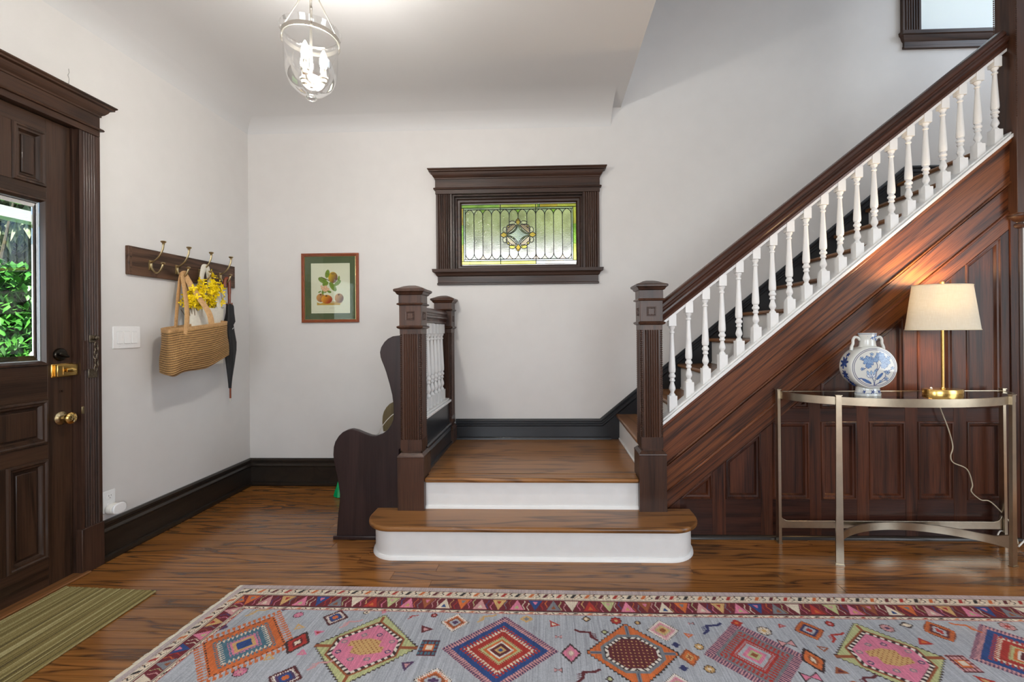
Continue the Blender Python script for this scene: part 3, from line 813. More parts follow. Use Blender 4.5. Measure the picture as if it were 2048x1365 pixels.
# cap board and stringer
Xa, Xb = .672, 2.70
def band(o0, o1, xa=Xa, xb=Xb): return [(xa, capz(xa) + o0), (xb, capz(xb) + o0), (xb, capz(xb) + o1), (xa, capz(xa) + o1)]
cap = sloped(band(0, .022), 2.738, 2.865, 'cap_board', M_white, ST, bevel=.003)
sloped(band(.022, .036), 2.750, 2.85, 'cap_fillet', M_white, ST, bevel=.004)
sloped(band(-.258, 0), 2.762, 2.84, 'stringer', M_mah, ST)
sloped(band(-.026, 0), 2.748, 2.763, 'stringer_moulding', M_mah, ST, bevel=.005)
# handrail
q = MB(); al = math.atan(.7897); ca, sa = math.cos(al), math.sin(al)
RPf = [(-.024, 0), (.024, 0), (.026, .012), (.020, .020), (.026, .030), (.036, .036), (.036, .046), (.028, .054), (.026, .062), (.034, .070), (.035, .084), (.026, .096), (.010, .101), (-.010, .101), (-.026, .096), (-.035, .084), (-.034, .070), (-.026, .062), (-.028, .054), (-.036, .046), (-.036, .036), (-.026, .030), (-.020, .020), (-.026, .012)]
L0 = 2.06 / ca
vs_ = [(0 - (v * math.tan(al) if False else 0), u, v) for u, v in RPf] + [(L0, u, v) for u, v in RPf]; n = len(RPf)
q.add(vs_, [list(range(n)), list(range(n, 2 * n))] + [(i, (i + 1) % n, n + (i + 1) % n, n + i) for i in range(n)])
def railz(x): return 1.308 + .7897 * (x - .703)
q.obj('handrail', M_rail, ST, smooth=True, angle=30, loc=(.655, 2.79, railz(.655)), rot=(0, -al, 0))
fl = MB(); fl.prism([(.672, railz(.672) - .018), (2.70, railz(2.70) - .018), (2.70, railz(2.70) + .01), (.672, railz(.672) + .01)], 2.772, 2.808, lambda u, v, h: (u, h, v)); fl.obj('rail_fillet', M_white, ST)
# balusters
BP = [(.012, .070), (.019, .072), (.0185, .078), (.0105, .090), (.0125, .098), (.0185, .108), (.0192, .117), (.0165, .128), (.0115, .145), (.0105, .152), (.0165, .158), (.0165, .164), (.0135, .168), (.0135, .176), (.0200, .182), (.0205, .190), (.0140, .200), (.0140, .206), (.0190, .211), (.0205, .224), (.0195, .25), (.0165, .31), (.0130, .38), (.0105, .438), (.0150, .442), (.0150, .449), (.0105, .453), (.0112, .462), (.0175, .470), (.0185, .480), (.012, .484)]
def baluster_mesh(lo, hi):
    q = MB(); q.lathe(BP, 16); q.box(-.0235, .0235, -.0235, .0235, lo, .072); q.box(-.022, .022, -.022, .022, .482, hi)
    return q.mesh('baluster', M_white, smooth=True, angle=35)
BM = baluster_mesh(-.03, .548)
for i in range(20):
    x = .746 + i * .0994
    zb = capz(x) + .040
    s = (railz(x) - zb) / .553
    inst('baluster', BM, ST, (x, 2.79, zb), None, (1, 1, s))
# knee wall and guard rail on the left of the landing
LX = -.815
q = MB(); q.box(LX - .045, LX + .045, 2.84, 3.57, 0, .70); kw = q.obj('knee_wall', M_black, ST)
q = MB(); q.sweep([(LX + .045, 3.565), (LX + .045, 2.845)], [(0, .16 + Z2), (.010, .16 + Z2), (.018, .15 + Z2), (.018, .135 + Z2), (.010, .128 + Z2), (.020, .112 + Z2), (.014, .104 + Z2), (.014, .02 + Z2), (.026, .018 + Z2), (.026, Z2), (0, Z2)], side=-1); q.obj('baseboard', M_black, kw, smooth=True, angle=25)
q = MB(); q.box(LX - .06, LX + .06, 2.83, 3.575, .70, .718); q.box(LX - .045, LX + .045, 2.83, 3.575, .718, .73); q.obj('knee_wall_cap', M_white, kw, bevel=.004)
q = MB(); vs_ = [(LX + u, 2.83, 1.308 + v) for u, v in RPf] + [(LX + u, 3.575, 1.308 + v) for u, v in RPf]
q.add(vs_, [list(range(n)), list(range(n, 2 * n))] + [(i, (i + 1) % n, n + (i + 1) % n, n + i) for i in range(n)]); q.obj('guard_rail', M_rail, ST, smooth=True, angle=30)
for i in range(7):
    inst('baluster', BM, ST, (LX, 2.905 + i * .0995, .73), None, (1, 1, .585 / .56))

# newel posts
def sqs(q, sq, prof): return q.sweep(sq(.02), [(o - .02, h) for o, h in prof], True)
def bead_strip(x, y, z0, z1, r=.0042, step=.0125):
    q = MB(); z = z0
    while z < z1:
        q.add([(x + r, y, z), (x - r, y, z), (x, y + r, z), (x, y - r, z), (x, y, z + r * 1.3), (x, y, z - r * 1.3)],
              [(0, 2, 4), (2, 1, 4), (1, 3, 4), (3, 0, 4), (2, 0, 5), (1, 2, 5), (3, 1, 5), (0, 3, 5)])
        z += step
    return q
def flute_plate(w, z0, z1, n=6, d=.007):
    """fluted field in the plane (u, z): returns polygon cross-section along u, with hollow flutes"""
    pts = [(-w / 2, 0), (-w / 2, d)]
    e = .006; a = -w / 2 + e; p = (w - 2 * e) / n
    for i in range(n):
        pts.append((a + i * p + .0015, d))
        for k in range(1, 6):
            t = k / 6
            pts.append((a + i * p + .0015 + (p - .003) * t, d - .0062 * math.sin(PI * t)))
        pts.append((a + (i + 1) * p - .0015, d))
    pts += [(w / 2, d), (w / 2, 0)]
    return pts
def newel(cx, cy, z0, zb, label, mat=M_newel, ztop=1.488, faces=((0, -1), (1, 0), (-1, 0), (0, 1)), bot=None):
    P = top('newel_post', label, None, (cx, cy, z0), parent=ST)
    sq = lambda h: [(cx - h, cy - h), (cx + h, cy - h), (cx + h, cy + h), (cx - h, cy + h)]
    if zb > z0:
        q = MB(); q.prism(sq(.079), z0, zb - .02); sqs(q, sq, [(.079, zb - .02), (.081, zb - .016), (.080, zb - .010), (.064, zb + .006), (.0, zb + .006)]); q.obj('base', mat, P, smooth=True, angle=25)
    s0, s1 = zb, ztop - .205
    q = MB(); q.prism(sq(.058), s0, ztop - .06); sh = q.obj('shaft', mat, P, bevel=.002)
    cs = flute_plate(.094, 0, 0)
    for dx, dy in faces:
        q = MB(); f0, f1 = s0 + .085, s1 - .035
        m = lambda u, h, z: (cx + dx * (.058 + h) - dy * u, cy + dy * (.058 + h) + dx * u, z)
        k = len(cs); q.add([m(u, h, f0) for u, h in cs] + [m(u, h, f1) for u, h in cs], [list(range(k)), list(range(k, 2 * k))] + [(i, (i + 1) % k, k + (i + 1) % k, k + i) for i in range(k)])
        q.obj('fluted_panel', mat, sh, smooth=True, angle=40)
        q = MB(); pl = [(-.063, s0 + .02), (.063, s0 + .02), (.063, f0), (-.063, f0)]
        q.prism([(-.063, f1), (.063, f1), (.063, s1), (-.063, s1)], 0, .006, lambda u, v, h: m(u, h, v)); q.obj('plain_panel', mat, sh)
        q = MB(); q.prism(pl, 0, .006, lambda u, v, h: m(u, h, v)); q.obj('plain_panel', mat, sh)
        q = MB()
        for e in (-.055, .055):
            bq = bead_strip(0, 0, f0, f1); q.add([m(e + a, .004 + c, z) for a, c, z in bq.v], bq.f)
        tag(q.obj('bead_strip', mat, sh), kind='stuff')
        # square rosette on the head block
        zc = ztop - .132
        q = MB(); q.sweep([(-.023, zc - .023), (.023, zc - .023), (.023, zc + .023), (-.023, zc + .023)], [(.0045, .009), (.004, .0095), (0, .009), (-.006, .003), (-.008, .003)], True, lambda u, v, h: m(u, h, v), side=1)
        for e in range(5):
            for a_, c_ in ((-.018 + e * .009, -.018), (-.018 + e * .009, .018), (-.018, -.018 + e * .009), (.018, -.018 + e * .009)):
                r_ = .0034; q.add([m(a_ + r_, .010, zc + c_), m(a_ - r_, .010, zc + c_), m(a_, .010, zc + c_ + r_), m(a_, .010, zc + c_ - r_), m(a_, .0135, zc + c_)], [(0, 2, 4), (2, 1, 4), (1, 3, 4), (3, 0, 4)])
        q.obj('rosette', mat, sh)
    hb = MB(); hb.prism(sq(.066), s1, ztop - .062); hb.obj('head_block', mat, P, bevel=.002)
    q = MB(); sqs(q, sq, [(.064, s1 - .006), (.076, s1), (.080, s1 + .008), (.074, s1 + .013), (.066, s1 + .016)]); q.obj('collar', mat, P, smooth=True, angle=25); q = MB()
    sqs(q, sq, [(.066, ztop - .070), (.076, ztop - .066), (.079, ztop - .060), (.072, ztop - .055), (.0, ztop - .052)]); q.obj('collar', mat, P, smooth=True, angle=25)
    q = MB(); q.prism(sq(.068), ztop - .055, ztop); sqs(q, sq, [(.068, ztop - .008), (.076, ztop - .004), (.083, ztop + .008), (.092, ztop + .014), (.093, ztop + .024), (.088, ztop + .028), (.070, ztop + .034), (.045, ztop + .046), (.020, ztop + .053), (.001, ztop + .055)]); q.obj('cap', mat, P, smooth=True, angle=25)
    return P
newel(.607, 2.772, Z1, .535, 'dark fluted newel post at the foot of the stairs, right of the landing')
newel(LX, 2.772, Z1, .52, 'dark fluted newel post left of the landing, beside the pew', ztop=1.475)
newel(LX, 3.628, Z2, .50, 'dark newel post standing against the back wall', ztop=1.478, faces=((0, -1), (1, 0), (-1, 0)))
# upper newel with a turned drop
UP = top('newel_post', 'tall dark newel post with a turned drop at the top of the flight', None, (2.752, 2.782, 1.8), parent=ST)
sq = lambda h: [(2.752 - h, 2.782 - h), (2.752 + h, 2.782 - h), (2.752 + h, 2.782 + h), (2.752 - h, 2.782 + h)]
M_upnewel = M_newel
q = MB(); q.prism(sq(.064), 1.90, 3.75); q.obj('shaft', M_upnewel, UP, bevel=.003)
q = MB()
for dx in (-.066, .066):
    for s_ in (-1, 1):
        bq = bead_strip(2.752 + dx, 2.782 - .066 * 1 if s_ < 0 else 2.782 + .066, 2.45, 3.7, .005); q.add(bq.v, bq.f)
tag(q.obj('bead_strip', M_upnewel, UP), kind='stuff')
q = MB(); q.lathe([(.064, 1.905), (.060, 1.895), (.062, 1.888), (.056, 1.878), (.040, 1.866), (.024, 1.858), (.022, 1.852), (.034, 1.846), (.036, 1.836), (.030, 1.826), (.012, 1.820), (.001, 1.818)], 20, (2.752, 2.782, 0)); q.obj('drop_finial', M_upnewel, UP, smooth=True)
q = MB(); q.prism(sq(.075), 3.70, 3.75); sqs(q, sq, [(.066, 3.74), (.09, 3.76), (.09, 3.78), (.04, 3.8), (.001, 3.805)]); q.obj('cap', M_upnewel, UP, smooth=True, angle=25)

# ================================================================== PANELLING UNDER THE STAIRS
PN = top('stair_panelling', 'dark reddish wood panelling filling the triangle under the stairs', 'panelling', (1.7, YF, 0))
def below(poly, off): return clip(poly, -KS, 1, .685 - KS * .68 + off)       # z - KS x <= ...
mp = plane_y(YF)
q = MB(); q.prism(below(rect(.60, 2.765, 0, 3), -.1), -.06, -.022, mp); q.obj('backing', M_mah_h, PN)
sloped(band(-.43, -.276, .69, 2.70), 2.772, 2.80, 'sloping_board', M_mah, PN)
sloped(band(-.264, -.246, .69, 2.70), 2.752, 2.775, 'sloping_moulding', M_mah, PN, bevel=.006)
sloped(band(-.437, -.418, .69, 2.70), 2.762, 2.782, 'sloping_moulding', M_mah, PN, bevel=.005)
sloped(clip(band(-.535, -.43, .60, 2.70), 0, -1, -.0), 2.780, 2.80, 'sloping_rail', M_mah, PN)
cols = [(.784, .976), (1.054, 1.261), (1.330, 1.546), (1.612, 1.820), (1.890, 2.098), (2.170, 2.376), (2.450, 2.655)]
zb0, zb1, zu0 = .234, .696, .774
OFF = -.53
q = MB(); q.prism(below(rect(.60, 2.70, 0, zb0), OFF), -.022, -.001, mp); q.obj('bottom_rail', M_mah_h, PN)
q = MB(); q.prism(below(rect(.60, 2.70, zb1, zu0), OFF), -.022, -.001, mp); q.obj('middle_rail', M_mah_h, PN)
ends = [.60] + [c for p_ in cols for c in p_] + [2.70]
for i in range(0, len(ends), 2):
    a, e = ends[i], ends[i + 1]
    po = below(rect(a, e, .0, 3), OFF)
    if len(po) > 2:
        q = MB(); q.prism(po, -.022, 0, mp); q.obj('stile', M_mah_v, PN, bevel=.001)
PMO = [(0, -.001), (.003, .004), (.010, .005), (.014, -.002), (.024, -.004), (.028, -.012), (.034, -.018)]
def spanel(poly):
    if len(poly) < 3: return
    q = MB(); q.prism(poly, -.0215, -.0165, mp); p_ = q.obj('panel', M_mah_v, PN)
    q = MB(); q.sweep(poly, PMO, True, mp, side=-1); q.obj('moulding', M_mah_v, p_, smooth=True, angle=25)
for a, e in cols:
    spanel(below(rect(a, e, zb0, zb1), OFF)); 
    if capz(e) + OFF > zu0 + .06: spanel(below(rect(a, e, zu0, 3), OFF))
q = MB(); q.prism(rect(2.70, 2.745, 0, 2.3), -.03, .008, mp); q.obj('end_board', M_mah_v, PN, bevel=.003)
q = MB(); q.tube([(2.757, YF - .002, 0), (2.757, YF - .002, 1.83)], .013, 12); q.obj('corner_bead', M_newel, PN, smooth=True)
q = MB(); q.sweep([(.80, YF), (2.76, YF)], [(0, .022), (.008, .02), (.016, .01), (.018, 0), (0, 0)], side=1); q.obj('shoe_moulding', M_base, PN, smooth=True)

# ================================================================== PEW BENCH
PW = top('pew_bench', 'dark wooden pew with a scrolled end panel beside the landing', 'bench', (-1.08, 3.2, 0))
prof_ = [(-.881, 1.228), (-.931, 1.222), (-.960, 1.208), (-.982, 1.188), (-1.002, 1.157), (-1.010, 1.126), (-1.006, 1.096), (-.999, 1.075), (-.985, 1.04), (-.973, 1.006), (-.953, .935), (-.937, .868), (-.930, .81), (-.929, .762), (-.932, .72), (-.945, .69), (-.966, .66), (-.997, .636), (-1.037, .623), (-1.073, .627), (-1.113, .642), (-1.149, .657), (-1.183, .665), (-1.21, .66), (-1.241, .645), (-1.266, .621), (-1.287, .588), (-1.297, .555), (-1.3, .509), (-1.296, .464), (-1.283, .404), (-1.270, .335), (-1.261, .269), (-1.264, .22), (-1.272, .162), (-1.283, .018), (-1.283, 0), (-.897, 0), (-.897, .54), (-.881, .55)]
mpw = lambda u, v, h: (u, h, v)
q = MB(); q.prism(prof_, 2.735, 2.768, mpw); q.obj('end_panel', M_pew, PW, bevel=.005, seg=3)
q = MB(); q.prism([(u - .0, v * 1.06) if v > .1 else (u, v) for u, v in prof_], 3.56, 3.592, mpw); q.obj('end_panel', M_pew_lit, PW, bevel=.005, seg=3)
q = MB(); q.box(-1.26, -.90, 2.768, 3.56, .415, .445); q.obj('seat', M_pew_lit, PW, bevel=.006)
q = MB(); q.box(-.90, -.872, 2.86, 3.56, .05, 1.10); q.obj('backrest', M_pew, PW, bevel=.004)
q = MB(); q.box(-1.225, -1.205, 2.768, 3.56, .02, .415); q.obj('front_apron', M_pew, PW)
q = MB(); q.box(-1.30, -1.035, 2.722, 2.737, 0, .022); q.obj('foot_moulding', M_pew, PW, bevel=.004)
# things on and under the pew
q = MB(); q.tube(smooth_path([(-1.14, 3.02, .47), (-1.12, 3.04, .60), (-1.03, 3.06, .70), (-.98, 3.07, .66), (-.945, 3.08, .47)], 8), .0025, 6)
hl = top('wire_basket_handle', 'thin grey wire loop rising behind the pew end panel', 'wire handle', (-1.04, 3.05, .445))
q.obj('wire_loop', M_nickel, hl, smooth=True)
q = MB(); q.lathe([(.085, .446), (.10, .47), (.105, .56), (.102, .566), (.098, .56), (.095, .47), (.02, .452)], 24, (-1.045, 3.05, 0)); q.obj('basket_bowl', M_white, hl, smooth=True)
gb = []
for j in range(9):
    t = j / 8; w_ = .055 * (1 - t) ** .7 + .006
    gb.append([(-1.575 - .02 * t + w_ * math.cos(2 * PI * i / 14) * (1 + .12 * math.sin(5 * i)), 3.47 + .03 * t + w_ * 1.1 * math.sin(2 * PI * i / 14) * (1 + .1 * math.cos(3 * i + j)), .004 + .145 * t) for i in range(14)])
q = MB(); q.loft(gb); gbag = q.obj('plastic_bag', plain('green_plastic', (.0, .32, .10, 1), .25), None, smooth=True)
tag(gbag, 'small bright green plastic bag on the floor behind the pew', 'bag')
# ================================================================== COAT RACK AND WHAT HANGS ON IT
rk = top('coat_rack', 'walnut coat rack board with four double brass hooks on the left wall', 'coat rack', (XL, 3.045, 1.68))
q = MB(); q.box(XL, XL + .022, 2.592, 3.502, 1.597, 1.765); q.obj('board', M_rack, rk, bevel=.003)
for i in range(2):
    q = MB(); q.box(XL + .0215, XL + .0235, (2.60, 3.485)[i], (2.612, 3.497)[i], 1.598, 1.764); q.obj('end_bead', M_rack, rk, bevel=.001)
HKY = [2.737, 2.938, 3.138, 3.338]
hb = MB(); hx0 = 0.0
hb.box(0, .004, -.013, .013, -.030, .030)
plate = hb.mesh('hook_plate', M_brass_old)
up = MB(); up.tube(smooth_path([(.004, 0, .018), (.030, 0, .030), (.062, 0, .062), (.080, 0, .10), (.084, 0, .128)], 5), [.0062] * 6 + [.0052] * 15, 8)
up.lathe([(.0065, .126), (.008, .130), (.006, .134), (.013, .139), (.0155, .144), (.013, .148), (.004, .150)], 14, (.084, 0, 0))
lo = MB(); lo.tube(smooth_path([(.004, 0, .010), (.010, 0, -.018), (.030, 0, -.044), (.056, 0, -.040), (.074, 0, -.012), (.078, 0, .002)], 5), .0056, 8)
lo.lathe([(.0065, .0), (.0055, .004), (.011, .009), (.0135, .013), (.011, .017), (.003, .019)], 14, (.078, 0, 0))
upm = up.mesh('upper_prong', M_brass_old, True); lom = lo.mesh('lower_prong', M_brass_old, True)
for hy in HKY:
    h = inst('hook', plate, rk, (XL + .022, hy, 1.668))
    inst('upper_prong', upm, h, (XL + .022, hy, 1.668)); inst('lower_prong', lom, h, (XL + .022, hy, 1.668))

# straw bag
t = NT('crochet_straw')
cx_ = t.coords((1, 1, 1), False)
wv = t.n('TexWave', {'Vector': cx_, 'Scale': 55.0, 'Distortion': 1.5, 'Detail': 1.0}, bands_direction='Y')
n_ = t.n('TexNoise', {'Vector': cx_, 'Scale': 160.0, 'Detail': 2.0})
cl_ = t.mix(t.math('MULTIPLY', wv, n_), (.19, .10, .035, 1), (.56, .34, .14, 1))
t.bump(t.math('MULTIPLY', wv, n_), .7, .004)
M_straw = t.p(Base_Color=cl_, Roughness=.8)
t = NT('raffia_strap')
n_ = t.n('TexNoise', {'Vector': t.coords((1, 1, 1), False), 'Scale': 90.0, 'Detail': 2.0}); t.bump(n_, .5, .003)
M_strap = t.p(Base_Color=t.mix(n_, (.35, .19, .07, 1), (.66, .40, .18, 1)), Roughness=.75)
bagc = (-2.298, 2.938)
bag = top('straw_bag', 'brown crocheted straw tote bag hanging from the second hook', 'bag', (bagc[0], bagc[1], 1.0))
NB_ = 150
def bag_ring(t, hl, hd, zc, n=NB_):
    pts = []
    for i in range(n):
        a = 2 * PI * i / n
        cxx = math.copysign(abs(math.cos(a)) ** .42, math.cos(a)); syy = math.copysign(abs(math.sin(a)) ** .5, math.sin(a))
        yv = hl * cxx; xv = hd * syy
        wob = .006 * math.sin(3 * a + t * 5)
        dent = -.020 * math.exp(-((yv + hl * .62) / .05) ** 2) * (1 if syy > 0 else 0) * (.3 + .7 * t)
        yv -= .045 * syy
        pts.append((bagc[0] + xv + wob + dent, bagc[1] + yv, zc + .115 * yv + .07 * (1 - t) * yv - .012 * (1 - t) * math.cos(yv / hl * 4)))
    return pts
rows = 20; rings = []; rcol = []
zb_, zt_ = 1.030, 1.292
for r_ in range(rows):
    for k in range(4):
        t_ = (r_ + k / 4) / rows
        bl = .0065 * math.sin(PI * (k + .5) / 4)
        lo_ = min(1, .86 + t_ * 2.2)
        hl = .258 * lo_ + bl * .6; hd = (.088 - .030 * abs(t_ - .4)) * lo_ ** 1.4 + bl
        rings.append(bag_ring(t_, hl, hd, zb_ + (zt_ - zb_) * t_))
        for i in range(NB_):
            g = (.42, .24, .085) if k in (1, 2) else ((.085, .042, .014) if (i + r_) % 3 == 0 else (.23, .125, .042))
            j = random.uniform(.82, 1.12); rcol.append((g[0] * j, g[1] * j, g[2] * j, 1))
t = NT('crochet_straw')
va_ = t.n('VertexColor', layer_name='Col'); n_ = t.n('TexNoise', {'Vector': t.coords((1, 1, 1), False), 'Scale': 240.0, 'Detail': 2.0}); t.bump(n_, .5, .003)
M_straw2 = t.p(Base_Color=va_.outputs[0], Roughness=.8)
q = MB(); q.loft(rings, caps=False); q.f.append(list(range(NB_))[::-1])
me = q.mesh('bag_body', M_straw2, True, False, 80)
me.color_attributes.new('Col', 'FLOAT_COLOR', 'POINT').data.foreach_set('color', np.array(rcol, dtype=np.float32).ravel())
inst('bag_body', me, bag)
q = MB(); q.loft([bag_ring(1, .261, .073, zt_ - .008), bag_ring(1, .263, .076, zt_ + .014), bag_ring(1, .257, .069, zt_ + .016), bag_ring(1, .249, .063, zt_ - .03)], caps=False); q.obj('rim', M_strap, bag, smooth=True)
q = MB(); q.loft([bag_ring(.9, .249, .063, zt_ - .04), bag_ring(.9, .01, .005, zt_ - .044)], caps=False); q.obj('lining', M_straw, bag)
hk = (XL + .022 + .044, 2.938, 1.630)
def strap(path, r_, flat, upv):
    q = MB(); q.tube(smooth_path(path, 7), r_, 8, flat=flat, up=upv); q.obj('handle', M_strap, bag, smooth=True)
zr = lambda y: zt_ + .115 * (y - bagc[1])
strap([(-2.236, 2.772, zr(2.772) - .03), (-2.250, 2.800, zr(2.80) + .08), (-2.312, 2.868, 1.47), (hk[0] + .006, 2.925, 1.62), (hk[0] + .006, 2.940, 1.645), (hk[0] + .006, 2.955, 1.62), (-2.312, 2.966, 1.50), (-2.246, 2.985, zr(2.985) + .08), (-2.234, 2.992, zr(2.992) - .03)], .019, .24, (0, 1, .3))
strap([(-2.362, 2.846, zr(2.846) - .02), (-2.366, 2.858, zr(2.85) + .08), (-2.385, 2.895, 1.49), (hk[0] - .010, 2.926, 1.618), (hk[0] - .010, 2.940, 1.640), (hk[0] - .010, 2.953, 1.618), (-2.385, 2.985, 1.50), (-2.366, 3.03, zr(3.03) + .08), (-2.360, 3.045, zr(3.045) - .02)], .014, .28, (0, 1, .3))
# canvas tote
M_canvas = plain('cream_canvas', (.72, .68, .58, 1), .9, noise=.05, bump=.25, nscale=70)
tote = top('canvas_tote', 'cream canvas tote bag hanging behind the straw bag, flowers inside', 'bag', (-2.40, 3.13, 1.05))
rings = []
for j in range(12):
    t_ = j / 11; zz_ = 1.03 + .40 * t_
    rg = []
    for i in range(40):
        a = 2 * PI * i / 40
        hw, hd = .158 - .004 * t_, .014 + .030 * math.sin(PI * .5 * min(1, .3 + .7 * t_)) + .008 * t_
        rg.append((-2.386 + hd * math.copysign(abs(math.sin(a)) ** .8, math.sin(a)) + .005 * math.sin(4 * a + 3 * t_), 3.13 + hw * math.copysign(abs(math.cos(a)) ** .45, math.cos(a)), zz_ + .006 * math.sin(3 * a) * t_))
    rings.append(rg)
q = MB(); q.loft(rings, caps=False); q.f.append(list(range(40))[::-1]); q.obj('bag_body', M_canvas, tote, smooth=True, fix=False, angle=80)
hk3 = (XL + .022 + .040, 3.138, 1.640)
for s_, xx in ((1, -2.336), (-1, -2.424)):
    q = MB(); q.tube(smooth_path([(xx, 3.055, 1.36), (xx, 3.06, 1.44), (hk3[0] + .004 * s_, 3.095, 1.60), (hk3[0] + .004 * s_, 3.120, 1.70), (hk3[0] + .004 * s_, 3.140, 1.712), (hk3[0] + .004 * s_, 3.158, 1.70), (hk3[0] + .004 * s_, 3.180, 1.60), (xx, 3.20, 1.44), (xx, 3.205, 1.36)], 5), .019, 8, flat=.14, up=(0, 1, .2)); q.obj('handle', M_canvas, tote, smooth=True)
# forsythia bunch
fb = top('flower_bunch', 'bunch of yellow forsythia sprigs standing in the canvas tote', 'flowers', (-2.37, 3.10, 1.35))
M_twig = plain('twig', (.16, .10, .045, 1), .8)
M_yel = plain('forsythia_petal', (.95, .72, .0, 1), .55, noise=.12, nscale=80)
sprigs = []
for i in range(24):
    a = random.uniform(-1, 1); bx = -2.392 + random.uniform(-.008, .010); by = 3.10 + .09 * a
    tip = (-2.350 + random.uniform(-.03, .04), 3.035 + .15 * a + random.uniform(-.03, .03), 1.475 + .11 * (1 - abs(a - .2)) * random.uniform(.5, 1.35) + random.uniform(-.01, .04) + .05 * a)
    sprigs.append(((bx, by, 1.22), ((bx + tip[0]) / 2, (by + tip[1]) / 2, (1.25 + tip[2]) / 2 + .02), tip))
sprigs += [((-2.37, 3.06, 1.25), (-2.345, 2.99, 1.43), (-2.335, 2.925, 1.478)), ((-2.37, 3.16, 1.25), (-2.352, 3.19, 1.50), (-2.365, 3.165, 1.672)), ((-2.37, 3.18, 1.25), (-2.345, 3.24, 1.45), (-2.355, 3.225, 1.60)), ((-2.37, 3.05, 1.25), (-2.34, 2.99, 1.46), (-2.34, 2.945, 1.535))]
for sp_ in sprigs:
    q = MB(); q.tube(smooth_path(sp_, 5), .0018, 5); q.obj('stem', M_twig, fb)
pm = MB()
for i in range(4):
    a = PI / 2 * i
    c_, s_ = math.cos(a), math.sin(a); f_ = lambda u, v, w_: (u * c_ - v * s_, u * s_ + v * c_, w_)
    pm.add([f_(0, 0, 0), f_(.006, .0045, .003), f_(.015, .0042, .006), f_(.021, 0, .003), f_(.015, -.0042, .006), f_(.006, -.0045, .003)], [(0, 1, 2, 5), (5, 2, 3, 4)])
blm = pm.mesh('blossom', M_yel, fix=False)
nb = 0
for sp_ in sprigs:
    P_ = smooth_path(sp_, 12); m_ = len(P_)
    for j in range(12):
        p_ = P_[min(m_ - 1, int(m_ * (.45 + .55 * (j + 1) / 12)))]
        if p_.z < 1.425: continue
        o = inst('blossom', blm, fb, (p_.x + random.uniform(-.008, .018), p_.y + random.uniform(-.022, .022), p_.z + random.uniform(-.016, .016)))
        o.rotation_euler = (random.uniform(-.7, .7), R(60) + random.uniform(-.9, .6), random.uniform(0, 6.28)); s_ = random.uniform(1.0, 1.5); o.scale = (s_, s_, s_)
# umbrella
um = top('umbrella', 'folded black umbrella with a curved wooden handle on the last hook', 'umbrella', (-2.385, 3.36, .73))
M_uw = plain('red_brown_handle', (.20, .045, .018, 1), .2, noise=.15, nscale=40)
ux, uy = -2.376, 3.362
q = MB(); q.tube(smooth_path([(ux - .002, uy - .046, 1.590), (ux - .002, uy - .046, 1.625), (ux, uy - .038, 1.648), (ux, uy - .022, 1.658), (ux, uy - .005, 1.648), (ux, uy, 1.622), (ux, uy, 1.55), (ux, uy, 1.46)], 6), [.0115] * 37 + [.010] * 6, 12); q.obj('handle', M_uw, um, smooth=True)
M_ub = plain('black_umbrella_cloth', (.010, .010, .011, 1), .65, noise=.2, bump=.15, nscale=40)
rings = []
for j, (z_, r_) in enumerate(((1.468, .020), (1.45, .028), (1.40, .030), (1.355, .036), (1.335, .040), (1.31, .028), (1.25, .034), (1.18, .043), (1.12, .042), (1.02, .032), (.92, .020), (.845, .0125), (.838, .012))):
    rings.append([(ux + .002 + r_ * .75 * (1 + .13 * math.sin(4 * 2 * PI * i / 32 + z_ * 9)) * math.cos(2 * PI * i / 32), uy + .004 * math.sin(j) + r_ * (1 + .15 * math.sin(4 * 2 * PI * i / 32 + z_ * 9)) * math.sin(2 * PI * i / 32), z_) for i in range(32)])
q = MB(); q.loft(rings); q.obj('canopy', M_ub, um, smooth=True, angle=60)
for i in range(5):
    a = i * 2 * PI / 5
    q = MB(); q.tube([(ux + .018 * math.cos(a), uy + .024 * math.sin(a), 1.455), (ux + .018 * math.cos(a), uy + .024 * math.sin(a), 1.476)], .003, 6); q.obj('rib_tip', M_uw, um)
q = MB(); q.tube([(ux + .002, uy, .84), (ux + .002, uy, .762)], .0065, 10); q.obj('shaft_tip', M_uw, um, smooth=True)
q = MB(); q.tube([(ux + .002, uy, .763), (ux + .002, uy, .738)], .0058, 10); q.obj('ferrule', M_nickel, um, smooth=True)
q = MB(); q.tube([(ux + .036, uy - .02, 1.278), (ux + .036, uy - .008, 1.288)], .002, 6); q.obj('fastener_tag', M_plastic, um)

# ================================================================== SWITCH, OUTLET, PLUG-IN
sw = top('light_switch', 'white triple rocker light switch plate on the left wall', 'light switch', (XL, 2.595, 1.228))
q = MB(); q.box(XL, XL + .006, 2.508, 2.683, 1.165, 1.291); q.obj('wall_plate', M_plastic, sw, bevel=.003)
for i in range(3):
    yc = 2.5495 + i * .046
    q = MB(); q.prism([(XL + .0055, 1.194), (XL + .0115, 1.194), (XL + .0075, 1.228), (XL + .0085, 1.262), (XL + .0055, 1.262)], yc - .0165, yc + .0165, lambda u, v, h: (u, h, v)); q.obj('rocker', M_plastic, sw, bevel=.0008)
    q = MB(); q.box(XL + .0055, XL + .0064, yc - .0178, yc + .0178, 1.1925, 1.2635); q.obj('rocker_surround', plain('plate_seam', (.55, .55, .54, 1), .5) if i == 0 else bpy.data.materials['plate_seam'], sw)
    for z_ in (1.177, 1.279):
        q = MB(); q.lathe([(.0025, 0), (.0025, .0068), (.001, .0072)], 8, (XL, yc, z_), mk); q.obj('screw', M_plastic, sw)
ou = top('power_outlet', 'white duplex power outlet just above the baseboard', 'outlet', (XL, 2.48, .318))
